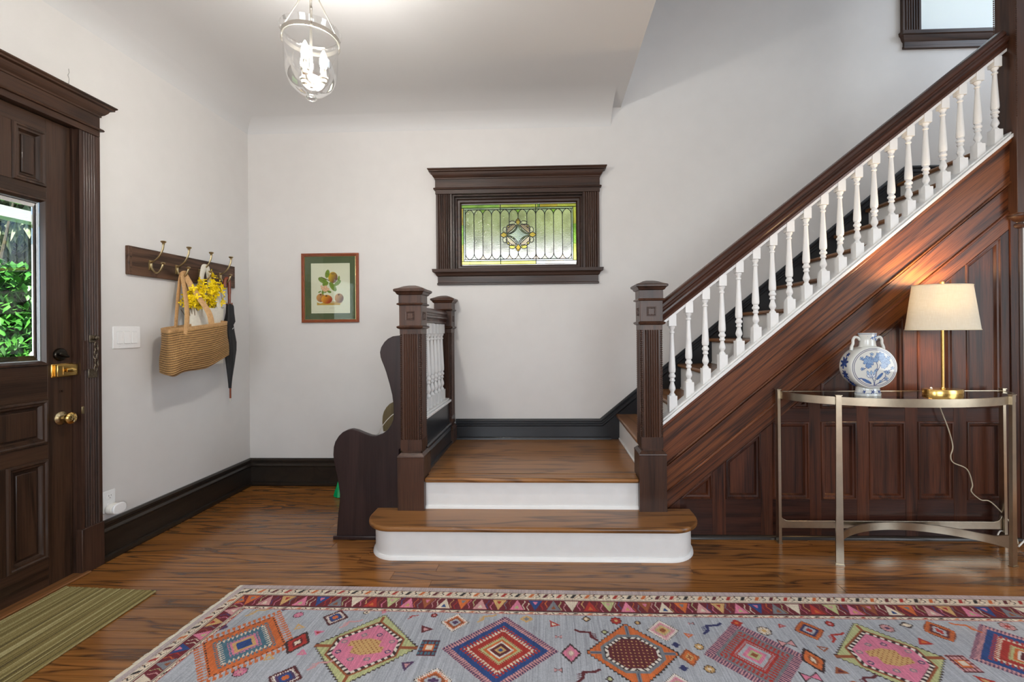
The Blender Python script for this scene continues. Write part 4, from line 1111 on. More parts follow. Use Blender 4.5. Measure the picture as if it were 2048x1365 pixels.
q = MB(); q.box(XL, XL + .006, 2.444, 2.516, .259, .379); q.obj('wall_plate', M_plastic, ou, bevel=.003)
for zc in (.346, .292):
    q = MB(); q.box(XL + .005, XL + .0085, 2.463, 2.497, zc - .015, zc + .015); rc = q.obj('receptacle', M_plastic, ou, bevel=.003)
    for yc, hh in ((2.4735, .006), (2.4865, .005)):
        q = MB(); q.box(XL + .008, XL + .0089, yc - .001, yc + .001, zc + .001 - hh / 2 + .002, zc + .001 + hh / 2 + .004); q.obj('slot', M_slot, rc)
    q = MB(); q.box(XL + .008, XL + .0089, 2.478, 2.482, zc - .010, zc - .006); q.obj('slot', M_slot, rc)
pg = top('plug_in_device', 'rounded white plug-in device in the lower outlet socket', 'plug', (XL + .04, 2.48, .288))
q = MB()
pts = [(2.482 + .036 * math.copysign(abs(math.cos(2 * PI * i / 28)) ** .8, math.cos(2 * PI * i / 28)), .278 + .027 * math.copysign(abs(math.sin(2 * PI * i / 28)) ** .8, math.sin(2 * PI * i / 28))) for i in range(28)]
q.prism(pts, .009, .05, mx); q.obj('body', plain('warm_white_plastic', (.80, .78, .72, 1), .4), pg, bevel=.006, seg=3)
q = MB(); q.prism([(u + (u - 2.482) * .12 + .004, v + (v - .278) * .12) for u, v in pts], .048, .062, mx); q.obj('face', M_plastic, pg, bevel=.005, seg=3)

# ================================================================== FRAMED PRINT
pr = top('framed_print', 'red-brown framed fruit print with a green mount on the back wall', 'picture', (-1.767, YB, 1.33))
q = MB(); q.sweep([(-2.003, 1.328), (-1.531, 1.328), (-1.531, 1.893), (-2.003, 1.893)], [(0, 0), (0, .016), (.004, .022), (.012, .024), (.016, .018), (.020, .017), (.024, .012), (.024, 0)], True, my, side=-1)
q.obj('frame', plain('red_brown_lacquer', (.24, .062, .024, 1), .22, noise=.1, nscale=30), pr, smooth=True, angle=25)
q = MB(); q.sweep([(-1.979, 1.352), (-1.555, 1.352), (-1.555, 1.869), (-1.979, 1.869)], [(0, .010), (.003, .011), (.0035, .004)], True, my, side=-1); q.obj('gilt_slip', plain('gilt', (.65, .48, .22, 1), .35, .8), pr)
q = MB(); q.box(-1.985, -1.549, YB - .005, YB - .001, 1.346, 1.875); q.obj('mount', plain('green_mount', (.085, .10, .045, 1), .8), pr)
def painted_plate(name, nu, nv, m, colfn, mat, par, rand=None):
    us = np.linspace(0, 1, nu); vs2 = np.linspace(0, 1, nv)
    U, V = np.meshgrid(us, vs2)
    C = colfn(U.ravel(), V.ravel())
    q = MB(); q.grid([m(u, v) for u, v in zip(U.ravel(), V.ravel())], nu, nv)
    me = q.mesh(name, mat, fix=False)
    at = me.color_attributes.new('Col', 'FLOAT_COLOR', 'POINT')
    at.data.foreach_set('color', np.concatenate([C, np.ones((C.shape[0], 1))], 1).astype(np.float32).ravel())
    return inst(name, me, par)
def lin(r, g, b): return np.array(srgb(r, g, b)[:3])
def ell(U, V, cx, cy, rx, ry, a=0.0):
    ca_, sa_ = math.cos(a), math.sin(a); x, y = U - cx, V - cy
    return ((x * ca_ + y * sa_) / rx) ** 2 + ((-x * sa_ + y * ca_) / ry) ** 2
def fruit_print(U, V):
    # x right 0..1, y down 0..1 on the paper, aspect .76
    x, y = U, 1 - V
    C = np.tile(lin(226, 217, 196), (len(U), 1))
    def put(mask, col, soft=1.0): C[mask] = C[mask] * (1 - soft) + col * soft
    sh = (np.abs(y - .80) < .035) & (x > .15) & (x < .75); put(sh & (y > .78 - .02 * np.sin(x * 20)), lin(196, 150, 60))
    put(ell(x, y, .60, .79, .2, .03) < 1, lin(190, 140, 70), .7)
    def apple(cx, cy, rx, ry, c1, c2, dot=True):
        d = ell(x, y, cx, cy, rx, ry); mk_ = d < 1
        t = np.clip((x - cx) / rx * .6 + (y - cy) / ry * .4 + .5, 0, 1)[:, None]
        C[mk_] = ((1 - t) * c1 + t * c2)[mk_]
        if dot: put(ell(x, y, cx - .01, cy - ry * .75, rx * .22, ry * .16) < 1, lin(90, 50, 25))
    apple(.25, .69, .115, .085, lin(205, 140, 70), lin(150, 80, 50))
    apple(.72, .70, .115, .095, lin(200, 140, 80), lin(110, 70, 60))
    apple(.40, .72, .145, .088, lin(225, 150, 40), lin(170, 55, 25))
    apple(.565, .285, .12, .112, lin(205, 160, 30), lin(110, 65, 55), False)
    put(ell(x, y, .56, .21, .05, .02) < 1, lin(120, 80, 50), .6)
    for cx, cy, rx, ry, a in ((.42, .21, .055, .085, .35), (.30, .34, .12, .055, .35), (.37, .41, .08, .045, -.3), (.56, .47, .12, .055, .75), (.68, .40, .10, .04, -.5), (.71, .33, .03, .08, .2), (.39, .56, .06, .02, -.5), (.30, .58, .03, .05, .1), (.47, .57, .05, .025, .2), (.22, .57, .04, .015, -.3)):
        d = ell(x, y, cx, cy, rx, ry, a); put(d < 1, lin(95, 120, 40)); put((d < .85) & (np.abs((y - cy) * math.cos(a) - (x - cx) * math.sin(a)) > .006), lin(122, 140, 48))
    for cx, cy, r_ in ((.30, .50, .045), (.37, .48, .05), (.34, .53, .045), (.43, .52, .04), (.27, .46, .03), (.38, .545, .035)):
        put(ell(x, y, cx, cy, r_, r_ * .7) < 1, lin(226, 165, 135)); put(ell(x, y, cx, cy, r_ * .35, r_ * .25) < 1, lin(235, 200, 160))
    put((np.abs(y - .27 - (x - .25) * .35) < .008) & (x > .27) & (x < .47), lin(80, 60, 40))
    put((np.abs(y - .895) < .002) & (x > .46) & (x < .6), lin(150, 140, 120), .7)
    e = (np.minimum(np.minimum(x, 1 - x) * .76, np.minimum(y, 1 - y)) - .03); put(np.abs(e) < .0022, lin(195, 188, 168), .6)
    return C
pm_ = lambda u, v: (-1.9265 + .321 * u, YB - .0055, 1.404 + .408 * v)
painted_plate('fruit_illustration', 160, 200, pm_, fruit_print, paint_attr('print_ink', .8), pr)
q = MB(); q.box(-1.98, -1.554, YB - .0115, YB - .0095, 1.351, 1.870); q.obj('picture_glass', M_pane, pr)
# ================================================================== CONSOLE TABLE
TZ = .885; TCX, TBY, TA, TB = 1.976, 2.738, .628, .345
tb = top('console_table', 'half-round console table with champagne metal legs and glass top', 'table', (TCX, 2.6, 0))
half = [(TCX + TA * math.cos(R(a)), TBY + TB * math.sin(R(a))) for a in range(180, 361, 5)]
plan = half                                                     # left end, round the front, right end
q = MB(); q.sweep(plan, [(0, TZ - .042), (0, TZ), (-.010, TZ), (-.010, TZ - .042)], True, side=1); q.obj('rim', M_table, tb, smooth=True, angle=40)
t = NT('smoked_table_glass'); t.p(Base_Color=(.30, .22, .16, 1), Roughness=.06, Specular_IOR_Level=.6, Alpha=1.0)
tr = t.n('BsdfTransparent', {0: (.60, .54, .48, 1)}); gl = t.n('BsdfGlossy', {0: (1, .96, .9, 1), 'Roughness': .05}); fr = t.n('Fresnel', {0: 1.5})
t.set(t.t.nodes['Material Output'].inputs[0], t.n('MixShader', {0: t.math('MULTIPLY_ADD', fr, 1.0, .02), 1: tr, 2: gl}))
q = MB(); q.prism([(TCX + (u - TCX) * .985, TBY - .003 + (v - TBY) * .97) for u, v in plan], TZ - .010, TZ - .002); q.obj('glass_top', t.m, tb)
def leg(x, y, ang, name='leg'):
    q = MB(); n = 12
    for i in range(n):
        z0, z1 = .004 + (TZ + .004) * i / n, .004 + (TZ + .004) * (i + 1) / n
        w0 = [.0185 - .006 * (z / TZ) ** .8 for z in (z0, z1)]; d0 = .008
        vs_ = []
        for z, w_ in ((z0, w0[0]), (z1, w0[1])):
            for a, c in ((-w_, -d0), (w_, -d0), (w_, d0), (-w_, d0)):
                vs_.append((a, c, z))
        q.add(vs_, [(0, 1, 5, 4), (1, 2, 6, 5), (2, 3, 7, 6), (3, 0, 4, 7)] + ([(3, 2, 1, 0)] if i == 0 else []) + ([(4, 5, 6, 7)] if i == n - 1 else []))
    bm_ = q.obj('leg', M_table, tb, loc=(x, y, 0), rot=(0, 0, ang), smooth=True)
    q = MB(); q.box(-.021, .021, -.012, .012, 0, .005); q.obj('foot_plate', M_table, bm_)
    q = MB(); q.box(-.016, .016, -.012, .012, TZ + .008, TZ + .012); q.obj('top_plate', M_table, bm_)
    return bm_
def fix_sub(p):                                                  # sub-parts built in the leg's own space
    for c in p.children: c.location = (0, 0, 0)
TH = 46
flx, fly = TCX - (TA + .010) * math.cos(R(TH)), TBY - (TB + .010) * math.sin(R(TH))
for x, y, a in ((flx, fly, R(-18)), (2 * TCX - flx, fly, R(18)), (TCX - TA - .006, TBY - .004, R(90)), (TCX + TA + .006, TBY - .004, R(90))):
    fix_sub(leg(x, y, a))
q = MB()
pts = [(TCX - TA + .004, .165)] + [(TCX - TA + .05 - .045 * math.cos(R(t_)) , .128 + .037 * (1 - math.sin(R(t_)))) for t_ in range(15, 91, 15)] + [(TCX + TA - .05 + .045 * math.cos(R(t_)), .128 + .037 * (1 - math.sin(R(t_)))) for t_ in range(90, 14, -15)] + [(TCX + TA - .004, .165), (TCX + TA - .004, .086), (TCX - TA + .004, .086)]
q.prism(pts, TBY - .008, TBY + .004, lambda u, v, h: (u, h, v)); q.obj('back_stretcher', M_table, tb, bevel=.001)
q = MB(); cs = []
for i in range(25):
    t_ = i / 24; x = flx + (2 * TCX - 2 * flx) * t_
    y = fly + (TBY - .018 - fly) * (1 - (2 * t_ - 1) ** 2) ** .75
    fl_ = .035 * max(0, 1 - min(t_, 1 - t_) / .06) ** 2
    cs.append([(x, y - .005, .086), (x, y + .005, .086), (x, y + .005, .128 + fl_), (x, y - .005, .128 + fl_)])
q.loft(cs); q.obj('front_stretcher', M_table, tb, smooth=True)

# ================================================================== VASE
VX, VY = 1.740, 2.565
va = top('vase', 'blue and white porcelain moon flask vase with floral painting on the console', 'vase', (VX, VY, TZ - .002))
M_china = plain('white_glaze', (.66, .67, .63, 1), .08, Coat_Weight=.5)
M_ink = plain('cobalt_blue', (.03, .06, .20, 1), .12)
zv = 1.037; rx_, rz_ = .129, .117
def vring(sc_, dy, n=64): return [(VX + rx_ * sc_ * math.cos(2 * PI * i / n), VY + dy, zv + rz_ * sc_ * math.sin(2 * PI * i / n)) for i in range(n)]
q = MB(); q.loft([vring(.90, .050), vring(.955, .047), vring(.99, .036), vring(1.0, .018), vring(1.0, -.018), vring(.99, -.036), vring(.955, -.047), vring(.93, -.050)]); body = q.obj('body', M_china, va, smooth=True, angle=60)
q = MB()
for z_, hw, hd in (): pass
def oval(z_, hw, hd, n=36): return [(VX + hw * math.cos(2 * PI * i / n), VY + hd * math.sin(2 * PI * i / n), z_) for i in range(n)]
q.loft([oval(1.140, .052, .036), oval(1.155, .043, .031), oval(1.175, .0405, .030), oval(1.200, .042, .031), oval(1.2195, .0475, .034), oval(1.222, .0475, .034), oval(1.222, .040, .028), oval(1.15, .034, .024)], caps=False); nk = q.obj('neck', M_china, va, smooth=True, angle=50)
q = MB(); q.tube([(VX + .0476 * math.cos(2 * PI * i / 36), VY + .0342 * math.sin(2 * PI * i / 36), 1.2165) for i in range(36)], .0013, 5, closed=True); q.obj('rim_line', M_ink, nk)
q = MB(); q.loft([oval(TZ - .002, .066, .044), oval(TZ + .010, .067, .045), oval(TZ + .013, .063, .042), oval(TZ + .035, .060, .040), oval(TZ + .055, .054, .036)]); ft = q.obj('foot', M_china, va, smooth=True, angle=50)
q = MB()
q.tube([(VX + .0645 * math.cos(2 * PI * i / 36), VY + .0435 * math.sin(2 * PI * i / 36), TZ + .0125) for i in range(36)], .0011, 5, closed=True); q.obj('foot_line', M_ink, ft)
for s_ in (-1, 1):
    q = MB(); q.tube(smooth_path([(VX + s_ * .040, VY, 1.183), (VX + s_ * .050, VY, 1.196), (VX + s_ * .066, VY, 1.200), (VX + s_ * .076, VY, 1.186), (VX + s_ * .077, VY, 1.165), (VX + s_ * .083, VY, 1.150), (VX + s_ * .086, VY, 1.128)], 5), [.0075] * 26 + [.0085] * 5, 10); q.obj('handle', M_china, va, smooth=True)
def segd(x, y, ax, ay, bx, by):
    t = np.clip(((x - ax) * (bx - ax) + (y - ay) * (by - ay)) / max(1e-9, (bx - ax) ** 2 + (by - ay) ** 2), 0, 1)
    return np.hypot(x - ax - t * (bx - ax), y - ay - t * (by - ay))
def flask(x, y):
    """x right, y up in -1..1 over the painted disc"""
    C = np.tile(np.array([.66, .67, .63]), (len(x), 1)); r = np.hypot(x, y)
    blue, mid, pale = np.array([.03, .06, .19]), np.array([.09, .20, .43]), np.array([.32, .46, .64])
    def put(m_, c): C[m_] = c
    for r0, w_ in ((.945, .012), (.885, .012)): put(np.abs(r - r0) < w_, np.array([.07, .07, .16]))
    def stem(pts, w_=.014, c=blue):
        for (a, b_), (c2, d2) in zip(pts[:-1], pts[1:]): put(segd(x, y, a, b_, c2, d2) < w_, c)
    stem([(-.02, -.86), (.02, -.55), (.06, -.2), (.10, .1), (.05, .3)]); stem([(.0, -.86), (-.06, -.62), (-.15, -.45)]); stem([(.04, -.86), (.25, -.68), (.45, -.45), (.48, -.25), (.75, -.05)])
    stem([(.06, -.2), (.20, .05), (.22, .2)]); stem([(-.15, .18), (-.35, .02), (-.5, -.08)]); stem([(.04, -.84), (.30, -.70), (.50, -.58)])
    def leafp(cx, cy, rx, ry, a, c=mid):
        d = ell(x, y, cx, cy, rx, ry, a); put(d < 1, blue); put(d < .72, c); put((d < .72) & (np.abs((y - cy) * math.cos(a) - (x - cx) * math.sin(a)) < .012), blue)
    leafp(-.34, -.66, .24, .07, -.55); leafp(.20, -.42, .22, .07, .9); leafp(.03, -.12, .10, .055, .9, pale); leafp(-.62, -.53, .10, .03, .15)
    def bloom(cx, cy, r0, seed, c1=mid, c2=pale, k=7):
        th = np.arctan2(y - cy, x - cx); d = np.hypot(x - cx, y - cy) / (r0 * (1 + .13 * np.sin(k * th + seed)))
        put(d < 1, blue); put(d < .92, c2); 
        put((d < .92) & (np.sin(k * 2 * th + seed + 9 * d) * np.cos(16 * d + seed) > .15), c1); put((d < .92) & (np.abs(np.sin(12 * d + 2 * np.sin(k * th))) < .16), blue)
    bloom(-.27, .33, .24, 1, mid, pale); bloom(.24, .55, .21, 2, mid, pale, 8); bloom(.46, .28, .22, 3, mid, pale, 6); bloom(.38, .10, .15, 5, mid, pale); bloom(-.28, .10, .13, 4, pale, mid, 5); bloom(.04, .40, .13, 2.5, mid, pale)
    for cx, cy, r0, s_ in ((-.12, .66, .09, 1), (-.55, .45, .10, 2), (-.54, -.06, .09, 3), (.78, -.02, .09, 1), (.55, -.22, .12, 2), (.50, -.55, .11, 4), (.60, .48, .11, 3), (.25, -.66, .06, 2), (.42, -.20, .06, 1), (-.15, .5, .07, 2)):
        th = np.arctan2(y - cy, x - cx); d = np.hypot(x - cx, y - cy) / (r0 * (.62 + .38 * np.abs(np.sin(2.5 * th + s_)))); put(d < 1, blue); put((d < .75) & (d > .35), pale)
    th = np.arctan2(y + .34, x + .17); d = ell(x, y, -.17, -.36, .19, .15) ; put(d < 1, blue); put(d < .82, np.array([.66, .72, .78])); 
    for a in (-.12, 0, .12): put((segd(x, y, -.17 + a, -.24, -.17 + a * .3, -.48) < .010) & (d < 1), blue)
    for a in (-.14, 0, .14): put(ell(x, y, -.17 + a, -.24, .05, .10, -a * 2) < 1, pale); 
    for a in (-.14, 0, .14): dd = ell(x, y, -.17 + a, -.24, .05, .10, -a * 2); put((dd < 1.1) & (dd > .75), blue)
    return C
nr, na = 80, 200
vsx = []; uvx = []
for i in range(nr):
    r0 = i / (nr - 1)
    for j in range(na + 1):
        a = 2 * PI * j / na
        vsx.append((VX + rx_ * .93 * r0 * math.cos(a), VY - .0503 - .009 * (1 - r0 ** 2), zv + rz_ * .93 * r0 * math.sin(a))); uvx.append((r0 * math.cos(a), r0 * math.sin(a)))
q = MB(); q.grid(vsx, na + 1, nr); me = q.mesh('painted_face', paint_attr('cobalt_painting', .08, coat=.5), True, False)
uvx = np.array(uvx); C = flask(uvx[:, 0], uvx[:, 1])
me.color_attributes.new('Col', 'FLOAT_COLOR', 'POINT').data.foreach_set('color', np.concatenate([C, np.ones((len(C), 1))], 1).astype(np.float32).ravel())
inst('painted_face', me, va)
# small painted sprigs on the shoulder, foot and neck
def decal(cx, cz, y_, r0, seed):
    q = MB()
    for i in range(5):
        a = 2 * PI * i / 5 + seed
        q.tube([(VX + cx, y_, zv + cz), (VX + cx + r0 * math.cos(a), y_, zv + cz + r0 * math.sin(a))], [r0 * .30, r0 * .12], 5, flat=.15)
    return q
for cx, cz, y_, r0, s_ in ((.0, -.131, VY - .0415, .013, 0), (.035, -.131, VY - .036, .011, 1), (-.040, -.131, VY - .034, .011, 2)):
    decal(cx, cz, y_, r0, s_).obj('painted_sprig', M_ink, ft)
for cx, cz, y_, r0, s_ in ((.006, .160, VY - .0305, .013, 0), (.020, .168, VY - .0285, .013, 1), (.026, .150, VY - .026, .009, 2), (-.010, .166, VY - .029, .008, .5)):
    decal(cx, cz, y_, r0, s_).obj('painted_sprig', plain('soft_cobalt', (.09, .16, .36, 1), .12) if 'soft_cobalt' not in bpy.data.materials else bpy.data.materials['soft_cobalt'], nk)
for a, r0 in ((200, .026), (168, .034), (145, .016), (228, .022), (215, .012)):
    q = MB(); px_, pz_ = VX + rx_ * 1.003 * math.cos(R(a)), zv + rz_ * 1.003 * math.sin(R(a))
    for i in range(7):
        aa = 2 * PI * i / 7; dx, dz = -math.sin(R(a)), math.cos(R(a))
        q.tube([(px_, VY - .005, pz_), (px_ + dx * r0 * math.cos(aa), VY - .005 + r0 * .9 * math.sin(aa), pz_ + dz * r0 * math.cos(aa))], [r0 * .35, r0 * .14], 5, flat=.12, up=(math.cos(R(a)) * .001 + dx, 0, dz))
    q.obj('painted_sprig', M_ink, body)

# ================================================================== TABLE LAMP
LPX, LPY = 2.190, 2.628
lp = top('table_lamp', 'brass table lamp with an oval linen shade on the console table', 'lamp', (LPX, LPY, TZ - .002))
def lov(z_, a, c, n=48): return [(LPX + a * math.cos(2 * PI * i / n), LPY + c * math.sin(2 * PI * i / n), z_) for i in range(n)]
q = MB(); q.loft([lov(TZ - .002, .103, .062), lov(TZ + .020, .103, .062), lov(TZ + .023, .100, .060)]); lb = q.obj('base', M_brass, lp, smooth=True, angle=40)
q = MB(); q.lathe([(.005, TZ + .022), (.006, TZ + .026), (.003, TZ + .031), (.0005, TZ + .032)], 10, (LPX - .055, LPY + .01, 0)); q.obj('switch_button', M_plastic, lb)
q = MB(); q.lathe([(.014, TZ + .022), (.012, TZ + .027), (.0075, TZ + .030), (.0075, 1.30), (.009, 1.31)], 16, (LPX, LPY, 0)); q.obj('stem', M_brass, lp, smooth=True)
t = NT('linen_shade')
wvx = t.n('TexNoise', {'Vector': t.coords((25, 25, 400), False), 'Scale': 1.0, 'Detail': 2.0}); wvy = t.n('TexNoise', {'Vector': t.coords((300, 300, 20), False), 'Scale': 1.0, 'Detail': 2.0})
lc = t.mix(t.math('MULTIPLY', wvx, wvy), (.72, .66, .52, 1), (.93, .90, .80, 1))
df = t.n('BsdfDiffuse', {0: lc}); tr = t.n('BsdfTranslucent', {0: lc})
t.set(t.t.nodes['Material Output'].inputs[0], t.n('MixShader', {0: .12, 1: df, 2: tr}))
S0, S1 = 1.234, 1.484
q = MB(); q.loft([lov(S0, .189, .108), lov(S1, .152, .087), lov(S1, .150, .085), lov(S0, .187, .106), lov(S0, .189, .108)], caps=False); sh = q.obj('shade', t.m, lp, smooth=True, angle=40)
M_ltrim = plain('linen_trim', (.80, .72, .52, 1), .8)
for z_, a, c in ((S0 + .002, .1895, .1085), (S1 - .002, .1525, .0875)):
    q = MB(); q.tube(lov(z_, a, c), .0022, 6, closed=True); q.obj('shade_trim', M_ltrim, sh, smooth=True)
q = MB(); q.tube([(LPX - .15, LPY, S1 - .012), (LPX, LPY, S1 - .010), (LPX + .15, LPY, S1 - .012)], .002, 6); q.tube([(LPX, LPY - .085, S1 - .012), (LPX, LPY, S1 - .010), (LPX, LPY + .085, S1 - .012)], .002, 6); q.tube([(LPX, LPY, 1.305), (LPX, LPY, S1)], .003, 6); q.obj('spider', M_brass, sh)
q = MB(); q.lathe([(.006, S1 - .010), (.006, S1 + .002), (.011, S1 + .004), (.011, S1 + .018), (.008, S1 + .020)], 14, (LPX, LPY, 0)); q.obj('finial', M_brass, lp, smooth=True)
t = NT('warm_bulb'); t.p(Base_Color=(1, .9, .7, 1), Emission_Color=(1, .75, .42, 1), Emission_Strength=8.0)
q = MB(); q.lathe([(.011, 1.315), (.013, 1.335), (.025, 1.36), (.029, 1.38), (.024, 1.402), (.012, 1.412), (.001, 1.414)], 16, (LPX + .028, LPY, 0)); q.obj('bulb', t.m, lp, smooth=True)
lo_ = light('lamp_glow', 'POINT', (LPX + .028, LPY, 1.37), 22, (1, .72, .42), shadow_soft_size=.03)
lo_.parent = lp; lo_.location = Vector((LPX - .03, LPY + .01, 1.445)) - WL[lp]
cp = [(LPX, LPY + .055, TZ + .006), (2.262, 2.745, .873), (2.272, 2.752, .80), (2.322, 2.752, .659), (2.346, 2.752, .558), (2.334, 2.752, .50), (2.350, 2.752, .462), (2.423, 2.75, .425), (2.453, 2.75, .340), (2.448, 2.75, .295), (2.500, 2.75, .248), (2.561, 2.75, .232), (2.64, 2.72, .12), (2.66, 2.70, .012)]
q = MB(); q.tube(smooth_path(cp, 7), .0032, 8); q.obj('cord', M_cord, lp, smooth=True)
wc = top('loose_cable', 'loose pale cable lying along the baseboard right of the console', 'cable', (2.75, 2.70, 0))
q = MB(); q.tube(smooth_path([(2.555, 2.71, .010), (2.575, 2.73, .055), (2.60, 2.735, .075), (2.635, 2.735, .045), (2.655, 2.73, .010)], 7), .004, 8); q.obj('cable_loop', M_cordw, wc, smooth=True)
q = MB(); q.tube(smooth_path([(2.64, 2.68, .01), (2.70, 2.70, .045), (2.735, 2.72, .06), (2.765, 2.725, .135), (2.785, 2.725, .155), (2.80, 2.725, .13), (2.86, 2.72, .05), (2.95, 2.71, .01)], 7), .0042, 8); q.obj('cable_run', M_cordw, wc, smooth=True)

# ================================================================== PENDANT LIGHT
PX_, PY_ = -.983, 1.90
pd = top('pendant_light', 'clear glass bell jar pendant light hanging from the ceiling', 'pendant light', (PX_, PY_, 2.222))
t = NT('bell_glass')
tr = t.n('BsdfTransparent', {0: (.97, .975, .97, 1)}); gl = t.n('BsdfGlossy', {0: (1, 1, 1, 1), 'Roughness': .03}); lw = t.n('LayerWeight', {0: .45})
t.set(t.t.nodes['Material Output'].inputs[0], t.n('MixShader', {0: t.math('MULTIPLY_ADD', lw.outputs[1], .8, .10), 1: tr, 2: gl}))
c0 = (PX_, PY_, 0)
bell = [(.114, 2.518), (.120, 2.514), (.114, 2.502), (.109, 2.492), (.108, 2.477), (.107, 2.467), (.105, 2.442), (.104, 2.372), (.101, 2.337), (.093, 2.307), (.078, 2.28), (.055, 2.26), (.030, 2.251), (.016, 2.248), (.014, 2.244), (.021, 2.238), (.022, 2.232), (.016, 2.226), (.001, 2.224)]
q = MB(); q.lathe(bell, 40, c0, cap=False); gb_ = q.obj('glass_bell', t.m, pd, smooth=True, angle=60)
q = MB(); q.lathe([(.1095, 2.472), (.112, 2.472), (.112, 2.49), (.1095, 2.49), (.1095, 2.472)], 40, c0, cap=False); q.obj('metal_band', M_nickel, pd, smooth=True)
q = MB(); q.tube([(PX_, PY_, 2.29), (PX_, PY_, 3.02)], .005, 10); q.lathe([(.001, 2.274), (.008, 2.278), (.009, 2.288), (.014, 2.294), (.014, 2.302), (.006, 2.308)], 14, c0); q.obj('stem', M_nickel, pd, smooth=True)
q = MB(); q.lathe([(.006, 2.687), (.016, 2.692), (.018, 2.707), (.010, 2.722), (.006, 2.727)], 14, c0); q.obj('collar', M_nickel, pd, smooth=True)
q = MB(); q.lathe([(.065, 3.03), (.065, 3.018), (.05, 3.006), (.015, 2.998), (.008, 2.985)], 24, c0); q.obj('canopy', M_nickel, pd, smooth=True)
for a in (178, 298, 58):
    ca_, sa_ = math.cos(R(a)), math.sin(R(a)); pt = lambda r_, z_: (PX_ + r_ * ca_, PY_ + r_ * sa_, z_)
    q = MB(); q.tube(smooth_path([pt(.111, 2.475), pt(.124, 2.48), pt(.131, 2.497), pt(.127, 2.517), pt(.124, 2.528), pt(.130, 2.538)], 5), .0042, 8)
    q.tube([(PX_ + .128 * ca_ + .009 * ca_ * math.cos(2 * PI * i / 12), PY_ + .128 * sa_ + .009 * sa_ * math.cos(2 * PI * i / 12), 2.542 + .009 * math.sin(2 * PI * i / 12)) for i in range(12)], .003, 6, closed=True)
    q.obj('hook', M_nickel, pd, smooth=True)
    q = MB(); q.tube([pt(.124, 2.546), pt(.014, 2.7)], .0028, 8); q.obj('suspension_rod', M_nickel, pd, smooth=True)
t = NT('white_bulb'); t.p(Base_Color=(1, .97, .9, 1), Emission_Color=(1, .95, .86, 1), Emission_Strength=45.0)
M_bulb = t.m
for a in (150, 270, 30):
    bx, by = PX_ + .048 * math.cos(R(a)), PY_ + .048 * math.sin(R(a))
    q = MB(); q.tube(smooth_path([(PX_, PY_, 2.298), (PX_ + .03 * math.cos(R(a)), PY_ + .03 * math.sin(R(a)), 2.297), (bx, by, 2.31)], 4), .004, 8); ar = q.obj('arm', M_nickel, pd, smooth=True)
    q = MB(); q.lathe([(.004, 2.306), (.012, 2.31), (.013, 2.322), (.018, 2.326), (.019, 2.332), (.012, 2.333), (.0105, 2.367), (.009, 2.368)], 14, (bx, by, 0)); q.obj('socket', M_nickel, ar, smooth=True)
    q = MB(); q.lathe([(.008, 2.367), (.013, 2.377), (.016, 2.392), (.0155, 2.408), (.010, 2.43), (.004, 2.444), (.0005, 2.448)], 14, (bx, by, 0)); q.obj('bulb', M_bulb, ar, smooth=True)
pl_ = light('pendant_glow', 'POINT', (0, 0, 0), 74, (1, .96, .905), shadow_soft_size=.05)
pl_.parent = pd; pl_.location = Vector((PX_, PY_, 2.402)) - WL[pd]
# ================================================================== RUG
RX, RY = -1.50, 2.206
RW, RD = 4.05, 2.05
rug = top('area_rug', 'large grey-blue kilim style rug with bright diamond medallions', 'rug', (.4, 1.2, 0))
us = np.arange(0, RW + .001, .0031)
vv = np.concatenate([np.arange(0, .72, .0031), np.arange(.72, RD + .001, .0075)])
nu, nv = len(us), len(vv)
U, V = np.meshgrid(us, vv); U = U.ravel(); V = V.ravel()
K = dict(field=lin(172, 176, 183), cream=lin(222, 208, 186), burg=lin(108, 32, 42), dark=lin(62, 45, 44), red=lin(172, 48, 38), orange=lin(206, 106, 48), blue=lin(38, 72, 130), navy=lin(48, 52, 98), teal=lin(72, 112, 130), pink=lin(214, 122, 150), rose=lin(206, 150, 150), green=lin(182, 186, 132), tan=lin(205, 165, 105), maroon=lin(96, 34, 40), purple=lin(82, 56, 92), grey=lin(120, 124, 130), white=lin(228, 220, 208), brown=lin(150, 82, 46), edge=lin(186, 170, 168), black=lin(46, 40, 40))
def noise1(x, k): return .5 + .5 * np.sin(x * k + 2.1 * np.sin(x * k * .37 + 1.7) + 1.3 * np.sin(x * k * 1.93))
C = np.tile(K['field'], (len(U), 1))
streak = np.asarray(rng.uniform(-1, 1, 2400)); sidx = (U / RW * 2399).astype(int)
seg = rng.uniform(-1, 1, (800, 24)); vi = np.minimum((V * 9 + streak[sidx] * 2).astype(int) % 24, 23); ui = (U / RW * 799).astype(int)
f = 1 + .10 * streak[sidx] + .15 * seg[ui, vi] + .05 * np.sin(V * 14)
C *= f[:, None]
def near(cx, cy, r): return np.nonzero((np.abs(U - cx) < r) & (np.abs(V - cy) < r))[0]
